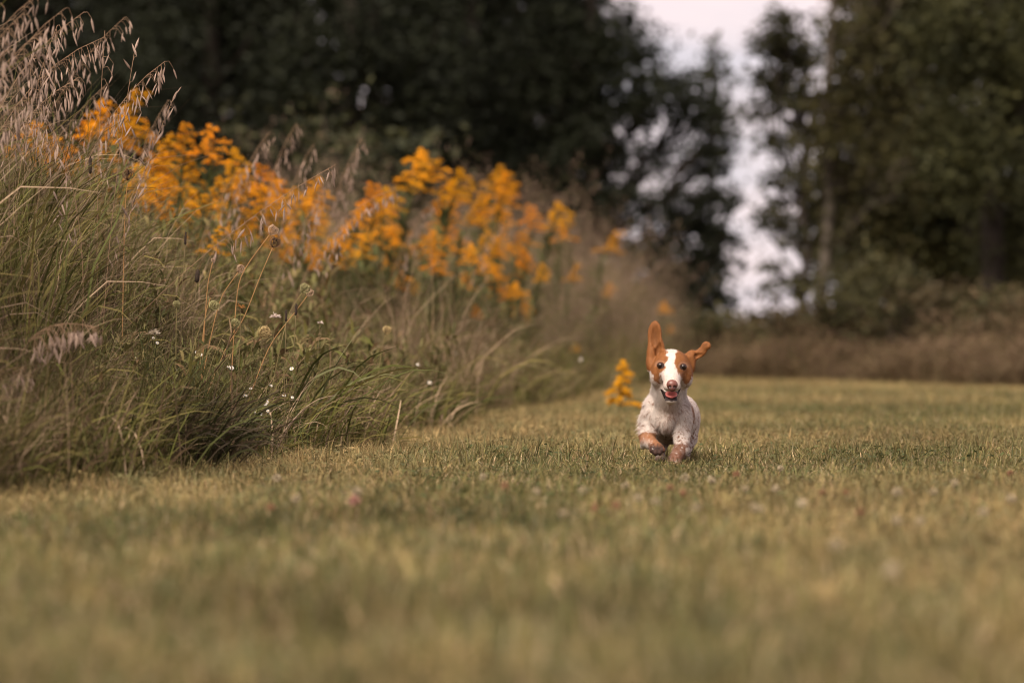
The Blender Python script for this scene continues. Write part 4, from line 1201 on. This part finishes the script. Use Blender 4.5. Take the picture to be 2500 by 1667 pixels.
# hind legs gathered under the body
f.ell((.066, .350, .092), (.024, .062, .056), .02)
f.cone((.066, .315, .065), (.058, .300, .040), .023, .016, .012)
f.cone((.058, .335, .040), (.055, .285, .022), .014, .012, .01)
f.ell((.054, .268, .012), (.014, .026, .011), .008)
f.ell((-.004, .345, .092), (.024, .062, .056), .02)
f.cone((-.008, .300, .075), (-.014, .245, .046), .023, .016, .012)
f.cone((-.014, .265, .044), (-.014, .215, .026), .014, .012, .01)
f.ell((-.014, .198, .016), (.015, .026, .012), .008)
# belly line
f.ell((.014, .22, .088), (.038, .11, .028), .03)
# tail
f.cone((.036, .43, .150), (.042, .475, .165), .013, .008, .012)

V, Q = surface(f.D)
print('dog verts', len(V))
cx = V[:, 0] / .0002653 + 400; cy = 1487 - V[:, 2] / .0002653; yy = V[:, 1]
wn = (vnoise(V * 130, 1) - .5) * 34 + (vnoise(V * 320, 2) - .5) * 16
cxw = cx + wn; cyw = cy + (vnoise(V * 130, 4) - .5) * 30
WHITE = np.array([.54, .47, .425]); TANC = np.array([.225, .085, .025]); LIV = np.array([.15, .066, .040]); RED = np.array([.36, .135, .055])
C = np.tile(WHITE, (len(V), 1)) * (0.92 + .14 * vnoise(V * 90, 6))[:, None]
def lay(m, col):
    global C
    m = np.clip(m, 0, 1)[:, None]
    C = C * (1 - m) + np.asarray(col) * m
head = (1 - sstep(-.01, .01, yy)) * sstep(.195, .205, V[:, 2])
# freckles over the body: few on the chest, dense on the flank and rump
b1, r1 = spots(V * 105, 20)
dens = .30 + .65 * sstep(.06, .16, yy) + .22 * sstep(0.0, .05, V[:, 0]) * (1 - sstep(.0, .1, yy)) + .25 * (1 - sstep(.06, .13, V[:, 2])) - .3 * (V[:, 2] > .17) * (yy < .06)
m = (1 - sstep(.30, .48, b1 + .25 * (vnoise(V * 260, 5) - .5))) * (r1 < dens)
lay(m * .85 * (1 - head), LIV * .75 + .22 * TANC)
b2, r2 = spots(V * 230, 40)
lay((1 - sstep(.25, .45, b2)) * (r2 < .14 + .5 * sstep(.08, .2, yy)) * .8 * (1 - head * .4), LIV)
# tan saddle patch on the flank
lay(sstep(.095, .105, yy + wn * .0004) * (1 - sstep(.15, .165, yy + wn * .0004)) * sstep(.02, .04, V[:, 0]) * sstep(.07, .10, V[:, 2]), TANC * .8)
lay(np.exp(-(((cx - 400) / 95) ** 2 + ((cy - 930) / 110) ** 2)) * (yy < .03) * (.25 + .5 * vnoise(V * np.array([260, 60, 60]), 31)) * .75, (.38, .235, .155))  # neck and chest shading painted as a brownish tint in the coat
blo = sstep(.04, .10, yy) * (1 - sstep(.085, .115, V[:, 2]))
lay(blo * (.45 + .4 * vnoise(V * 120, 33)) * (1 - sstep(.06, .075, V[:, 0])), LIV * .55)  # shade under the belly painted in, together with liver roan
leg = (1 - sstep(.0, .03, yy)) * (V[:, 2] < .15)
b4, r4 = spots(V * 135, 80)
lay((1 - sstep(.26, .46, b4)) * (r4 < .30 + .3 * (V[:, 0] > 0)) * leg * .8, LIV * .7 + TANC * .35)
# mask of the face
li = np.interp(cyw, [335, 420, 455, 480, 540, 565, 600, 665], [368, 364, 350, 342, 330, 296, 296, 302]); lo_ = np.interp(cyw, [500, 540, 580, 640, 672], [120, 205, 228, 246, 304])
ri = np.interp(cyw, [335, 420, 470, 520, 560, 600, 640, 690], [464, 442, 434, 446, 466, 494, 526, 548]); ro = np.interp(cyw, [500, 560, 600, 640, 695], [720, 650, 615, 590, 546])
facew = (1 - sstep(-.035, -.015, yy)) * (V[:, 2] > .17)
lay((sstep(-6, 6, li - cxw)) * sstep(-6, 6, cxw - lo_) * facew, TANC)
lay((sstep(-6, 6, cxw - ri)) * sstep(-6, 6, ro - cxw) * facew, TANC)
crown_ = sstep(.262, .275, V[:, 2] + wn * .0003) * (1 - sstep(-.012, .0, yy)) * sstep(-.06, -.03, yy)
lay(crown_ * np.maximum(cxw < 368, cxw > 465), TANC)
ears = np.maximum(sstep(150, 165, cx) * sstep(-4, 6, 335 - cy + 0 * cx) * (cx < 350), (cx > 590) & (cy < 510)) * ((V[:, 2] > .24) & (yy < .0) & (yy > -.075))
ears = np.maximum(ears, ((cx < 232) & (cy < 505) & (V[:, 2] > .255) & (yy < .0)))
lay(ears, TANC * (1.0))
lay(np.exp(-(((cx - 262) / 50) ** 2 + ((cy - 200) / 110) ** 2)) * (V[:, 2] > .30) * (yy < -.034) * .75, TANC * .55)
lay((.5 * vnoise(V * np.array([150, 60, 60]), 51) * (C[:, 0] / (C[:, 2] + .01) > 4)), TANC * .55)
# pale brow arcs, speckled blaze, freckled muzzle
for ex, ey in ((302, 440), (520, 458)):
    lay(np.exp(-(((cx - ex) / 34) ** 2 + ((cy - ey) / 9) ** 2)) * facew * .0, WHITE * .8)
lay((1 - sstep(.2, .4, b2)) * (r2 < .6) * np.exp(-((cx - 408) / 34) ** 2) * sstep(340, 370, cy) * (1 - sstep(470, 540, cy)) * facew * .8, (.27, .17, .14))
lay((1 - sstep(.2, .42, b2)) * (r2 < .5) * sstep(500, 560, cy) * sstep(.17, .2, V[:, 2]) * np.maximum(cx > 425, .7) * facew * .75, (.32, .16, .10))
lay(np.exp(-((cx - 405) / 120) ** 2) * sstep(560, 640, cy) * (V[:, 2] > .2) * facew * (.15 + .35 * vnoise(V * 200, 91)), (.40, .27, .21))  # muzzle dimmed: shade painted into the coat along with mottling
# dark rim round the eyes
for ex, ey in ((302, 487), (523, 500)):
    e = np.hypot((cx - ex), (cy - ey) * 1.1)
    lay(np.exp(-((e - 47) / 9) ** 2) * (cy < ey + 10) * facew * .16, (.50, .36, .28))
    lay((1 - sstep(33, 40, e)) * facew, (.030, .018, .014))
# lips and the inside of the mouth
mouth = (V[:, 2] < .205) & (V[:, 2] > .155) & (yy < -.06)
from_c = np.abs(cx - 402)
lip_up = np.interp(from_c, [0, 60, 105], [752, 742, 700]); lip_dn = np.interp(from_c, [0, 45, 70, 105], [838, 826, 790, 712])
inside = mouth * sstep(-6, 3, cy - lip_up) * sstep(-3, 6, lip_dn - cy) * (from_c < 112)
lay(inside * 1.0, (.020, .010, .009))
lay(mouth * sstep(735, 760, cy) * (1 - sstep(826, 836, cy)) * (from_c < 66) * (yy > -.15) * .95, (.022, .014, .013))
# forearms and paws
lz = V[:, 2]
arm_l = (cx < 345) & (yy < .01) & (cy > 1120) & (cx > 80)
lay(arm_l * sstep(1138, 1150, cyw) * (1 - .75 * np.exp(-(((cx - 150) / 45) ** 2 + ((cy - 1260) / 40) ** 2))) * .92, TANC * 1.0)
lay(arm_l * (cx < 190) * sstep(1255, 1275, cyw), WHITE * .95)
lay(arm_l * (cx > 185) * sstep(1240, 1262, cyw) * .7, (.11, .045, .026))
lay(arm_l * (cx > 200) * (yy < -.084) * sstep(1255, 1290, cy) * .95, (.035, .018, .014))
arm_r = (cx > 330) & (cx < 620) & (yy < .005) & (cy > 1225)
lay(arm_r * sstep(1235, 1275, cyw) * (.8 + .2 * vnoise(V * 150, 95)), (.135, .056, .030))
b3, r3 = spots(V * 150, 60)
lay(arm_r * (1 - sstep(.22, .46, b3)) * (r3 < .5) * .85, WHITE * .8)
lay(arm_l * (1 - sstep(.22, .42, b3)) * (r3 > .66) * (cx < 230) * .8, WHITE * .85)
lay(((cx > 555) & arm_r & (cy > 1290)) * .8, WHITE * .9)
# grooves between the toes
for tx in (-.003, .0075, .018):
    lay(np.exp(-((V[:, 0] - tx) / .0014) ** 2) * (yy < -.066) * (lz < .026) * (cx > 340) * .8, (.03, .018, .014))
for tx in (-.044, -.034, -.0245):
    lay(np.exp(-((V[:, 0] - tx) / .0012) ** 2) * (yy < -.082) * (cx < 345) * (lz < .064) * .7, (.03, .018, .014))

dx, dyy = at(1539.5 + 100, 1140, 10.0)[0], 10.03
dog = thing('dog', 'small white and tan dog running towards the camera with ears flying', 'dog', (dx - .005, dyy, 0.0))
M_FUR = mat_vcol('dog_coat', 0.65, 0, 0.2, noise=500, var=.12)
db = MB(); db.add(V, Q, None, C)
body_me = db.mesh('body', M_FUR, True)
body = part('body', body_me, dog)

# short coat: fine hairs lying back along the body
rf = np.random.default_rng(8)
v0, v1, v2, v3 = V[Q[:, 0]], V[Q[:, 1]], V[Q[:, 2]], V[Q[:, 3]]
fn = np.cross(v2 - v0, v3 - v1); ar = np.linalg.norm(fn, axis=1); fn /= ar[:, None] + 1e-12
ct = (v0 + v1 + v2 + v3) / 4; cc_ = (C[Q[:, 0]] + C[Q[:, 2]]) / 2
fcx = ct[:, 0] / .0002653 + 400; fcy = 1487 - ct[:, 2] / .0002653
bare = (ct[:, 2] < .235) & (ct[:, 1] < -.135) | ((fcy > 700) & (fcy < 860) & (np.abs(fcx - 402) < 95) & (ct[:, 1] < -.06)) | (np.hypot(fcx - 302, fcy - 487) < 44) & (ct[:, 1] < -.05) | (np.hypot(fcx - 523, fcy - 500) < 44) & (ct[:, 1] < -.05)
wgt = ar * ~bare * np.where(ct[:, 1] > .15, .5, 1.0)
NH = 150000
k = rf.choice(len(Q), NH, p=wgt / wgt.sum())
p = ct[k] + rf.normal(size=(NH, 3)) * .0008
nn = fn[k]
flow = np.tile(np.array([0, .75, -.55]), (NH, 1))
hd = ct[k][:, 2] > .20
flow[hd] = np.array([0, .7, .12]) + np.stack([(ct[k][hd, 0]) * 9, 0 * ct[k][hd, 0], (ct[k][hd, 2] - .24) * 7], 1)
er = (ct[k][:, 2] > .305) & (ct[k][:, 0] < -.01); flow[er] = (0, .1, 1)
er2 = (ct[k][:, 0] > .062) & (ct[k][:, 2] > .27); flow[er2] = (1, .1, .3)
flow += rf.normal(size=(NH, 3)) * .25
flow -= nn * np.sum(flow * nn, 1)[:, None]; flow /= np.linalg.norm(flow, axis=1)[:, None]
ln = np.full(NH, .0036); ln[~hd] = .0048; ln[ct[k][:, 2] < .085] = .0034
chest = (ct[k][:, 1] < .05) & (ct[k][:, 2] > .09) & (ct[k][:, 2] < .23) & ~((ct[k][:, 1] < -.06)); ln[chest] = .0088
ln[er | er2] = .0032
ln *= .6 + .8 * rf.random(NH)
fr = (rf.random(NH) < .07) & (ct[k][:, 1] > -.085) & ~er; ln[fr] *= np.where(er2[fr], 1.7, 2.3)
lift = .09 + .16 * rf.random((NH, 1)); lift[chest] += .06
dirv = flow + nn * lift; dirv /= np.linalg.norm(dirv, axis=1)[:, None]
sd_ = np.cross(dirv, nn); sd_ /= np.linalg.norm(sd_, axis=1)[:, None] + 1e-9
wv = .00026 * (.7 + .6 * rf.random((NH, 1))); wv[fr] *= 1.9
p0 = p - nn * .0006
pm = p0 + dirv * ln[:, None] * .55
pe = p0 + dirv * ln[:, None] - nn * ln[:, None] * .10
HV = np.stack([p0 - sd_ * wv, p0 + sd_ * wv, pm + sd_ * wv * .8, pm - sd_ * wv * .8, pe], 1)
lock = vnoise(ct[k] * np.array([330, 150, 150]), 61)
hc = cc_[k] * (.86 + .28 * rf.random((NH, 1))) * (.70 + .55 * lock[:, None])
fb = MB(); ii = np.arange(NH)[:, None] * 5
fb.add(HV.reshape(-1, 3), ii + np.array([[0, 1, 2, 3]]), ii + np.array([[3, 2, 4]]), np.repeat(hc, 5, 0))
fur = part('fur', fb.mesh('fur', M_FUR), dog); fur['kind'] = 'stuff'


def ball(rx, ry, rz, col, seg=20, rings=12, colf=None):
    mb = MB(); th = np.linspace(0, np.pi, rings + 1); ph = np.arange(seg) * 2 * np.pi / seg
    v = np.stack([np.sin(th)[:, None] * np.cos(ph)[None] * rx, -np.cos(th)[:, None] * np.ones(seg)[None] * ry, np.sin(th)[:, None] * np.sin(ph)[None] * rz], -1)
    i = np.arange(rings)[:, None] * seg; j = np.arange(seg)[None]; kk = (j + 1) % seg
    q = np.stack([i + j, i + kk, i + seg + kk, i + seg + j], -1).reshape(-1, 4)
    vv = v.reshape(-1, 3)
    mb.add(vv, q, None, colf(vv) if colf else col)
    return mb


M_EYE = mat_vcol('wet_eye', 0.08, 0, 0.38)
M_NOSE = mat_vcol('nose_skin', 0.38, 0, 0.45, noise=1500, var=.15)
M_TONGUE = mat_vcol('tongue', 0.3, 0, 0.4, noise=900, var=.12)


def eye_col(v):
    r = np.hypot(v[:, 0], v[:, 2]) / .0078
    c = np.tile(np.array([.006, .004, .003]), (len(v), 1)); c[r > .55] = (.03, .013, .007)
    return c


for ex, ez in ((-.0262, .2652), (.0326, .2620)):
    i0 = int(round((ex - LO[0]) / H_)); k0 = int(round((ez - LO[2]) / H_))
    j0 = int(np.argmax(f.D[i0, :, k0] < 0)); ys_ = LO[1] + j0 * H_
    part('eye', ball(.0088, .0084, .0086, None, 24, 16, eye_col).mesh('eye', M_EYE, True), dog, (ex, ys_ + .0012, ez))
# nose leather with two nostrils
nf_ = Field(); nf_.D[:] = .05
nf_.ell((.001, -.1590, .2165), (.0148, .0115, .0135), .004)
nf_.ell((.001, -.1650, .2060), (.0085, .0070, .0075), .006)
for sx in (-1, 1):
    nf_.ell((.001 + sx * .0062, -.1715, .2110), (.0038, .0050, .0034), .002, (0, sx * .5, 0), True)
    nf_.ell((.001 + sx * .0125, -.1680, .2085), (.0030, .0040, .0014), .002, (0, sx * .5, 0), True)
nv, nq = surface(nf_.D)
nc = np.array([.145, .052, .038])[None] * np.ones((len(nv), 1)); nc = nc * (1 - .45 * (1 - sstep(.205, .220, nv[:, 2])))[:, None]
hole = np.minimum(np.hypot((nv[:, 0] - .0072) / 1.1, nv[:, 2] - .211), np.hypot((nv[:, 0] + .0052) / 1.1, nv[:, 2] - .211))
nc *= (.25 + .75 * sstep(.0030, .0048, hole))[:, None]
nb_ = MB(); nb_.add(nv, nq, None, nc)
part('nose', nb_.mesh('nose', M_NOSE, True), dog)
# tongue lying in the open jaw
tb = MB(); t = np.linspace(0, 1, 12)
ring = []
for i, tt in enumerate(t):
    y = -.075 - tt * .060; z = .1985 - tt * .0150 + .0025 * math.sin(tt * 3); wd_ = .0155 * math.sqrt(max(.02, 1 - max(0, (tt - .75) / .25) ** 2 * .96)); hh = .0042 * (1 - .6 * max(0, tt - .6))
    for a in np.arange(14) * 2 * np.pi / 14:
        gv = .0016 * math.exp(-(math.cos(a) / .25) ** 2) * (math.sin(a) > 0)
        ring.append((.001 + wd_ * math.cos(a), y, z + hh * math.sin(a) - gv))
ii = np.array([[i * 14 + j, i * 14 + (j + 1) % 14, (i + 1) * 14 + (j + 1) % 14, (i + 1) * 14 + j] for i in range(11) for j in range(14)])
tb.add(ring, ii, [[11 * 14, 11 * 14 + j, 11 * 14 + j + 1] for j in range(1, 13)], (.50, .135, .115))
part('tongue', tb.mesh('tongue', M_TONGUE, True), dog)
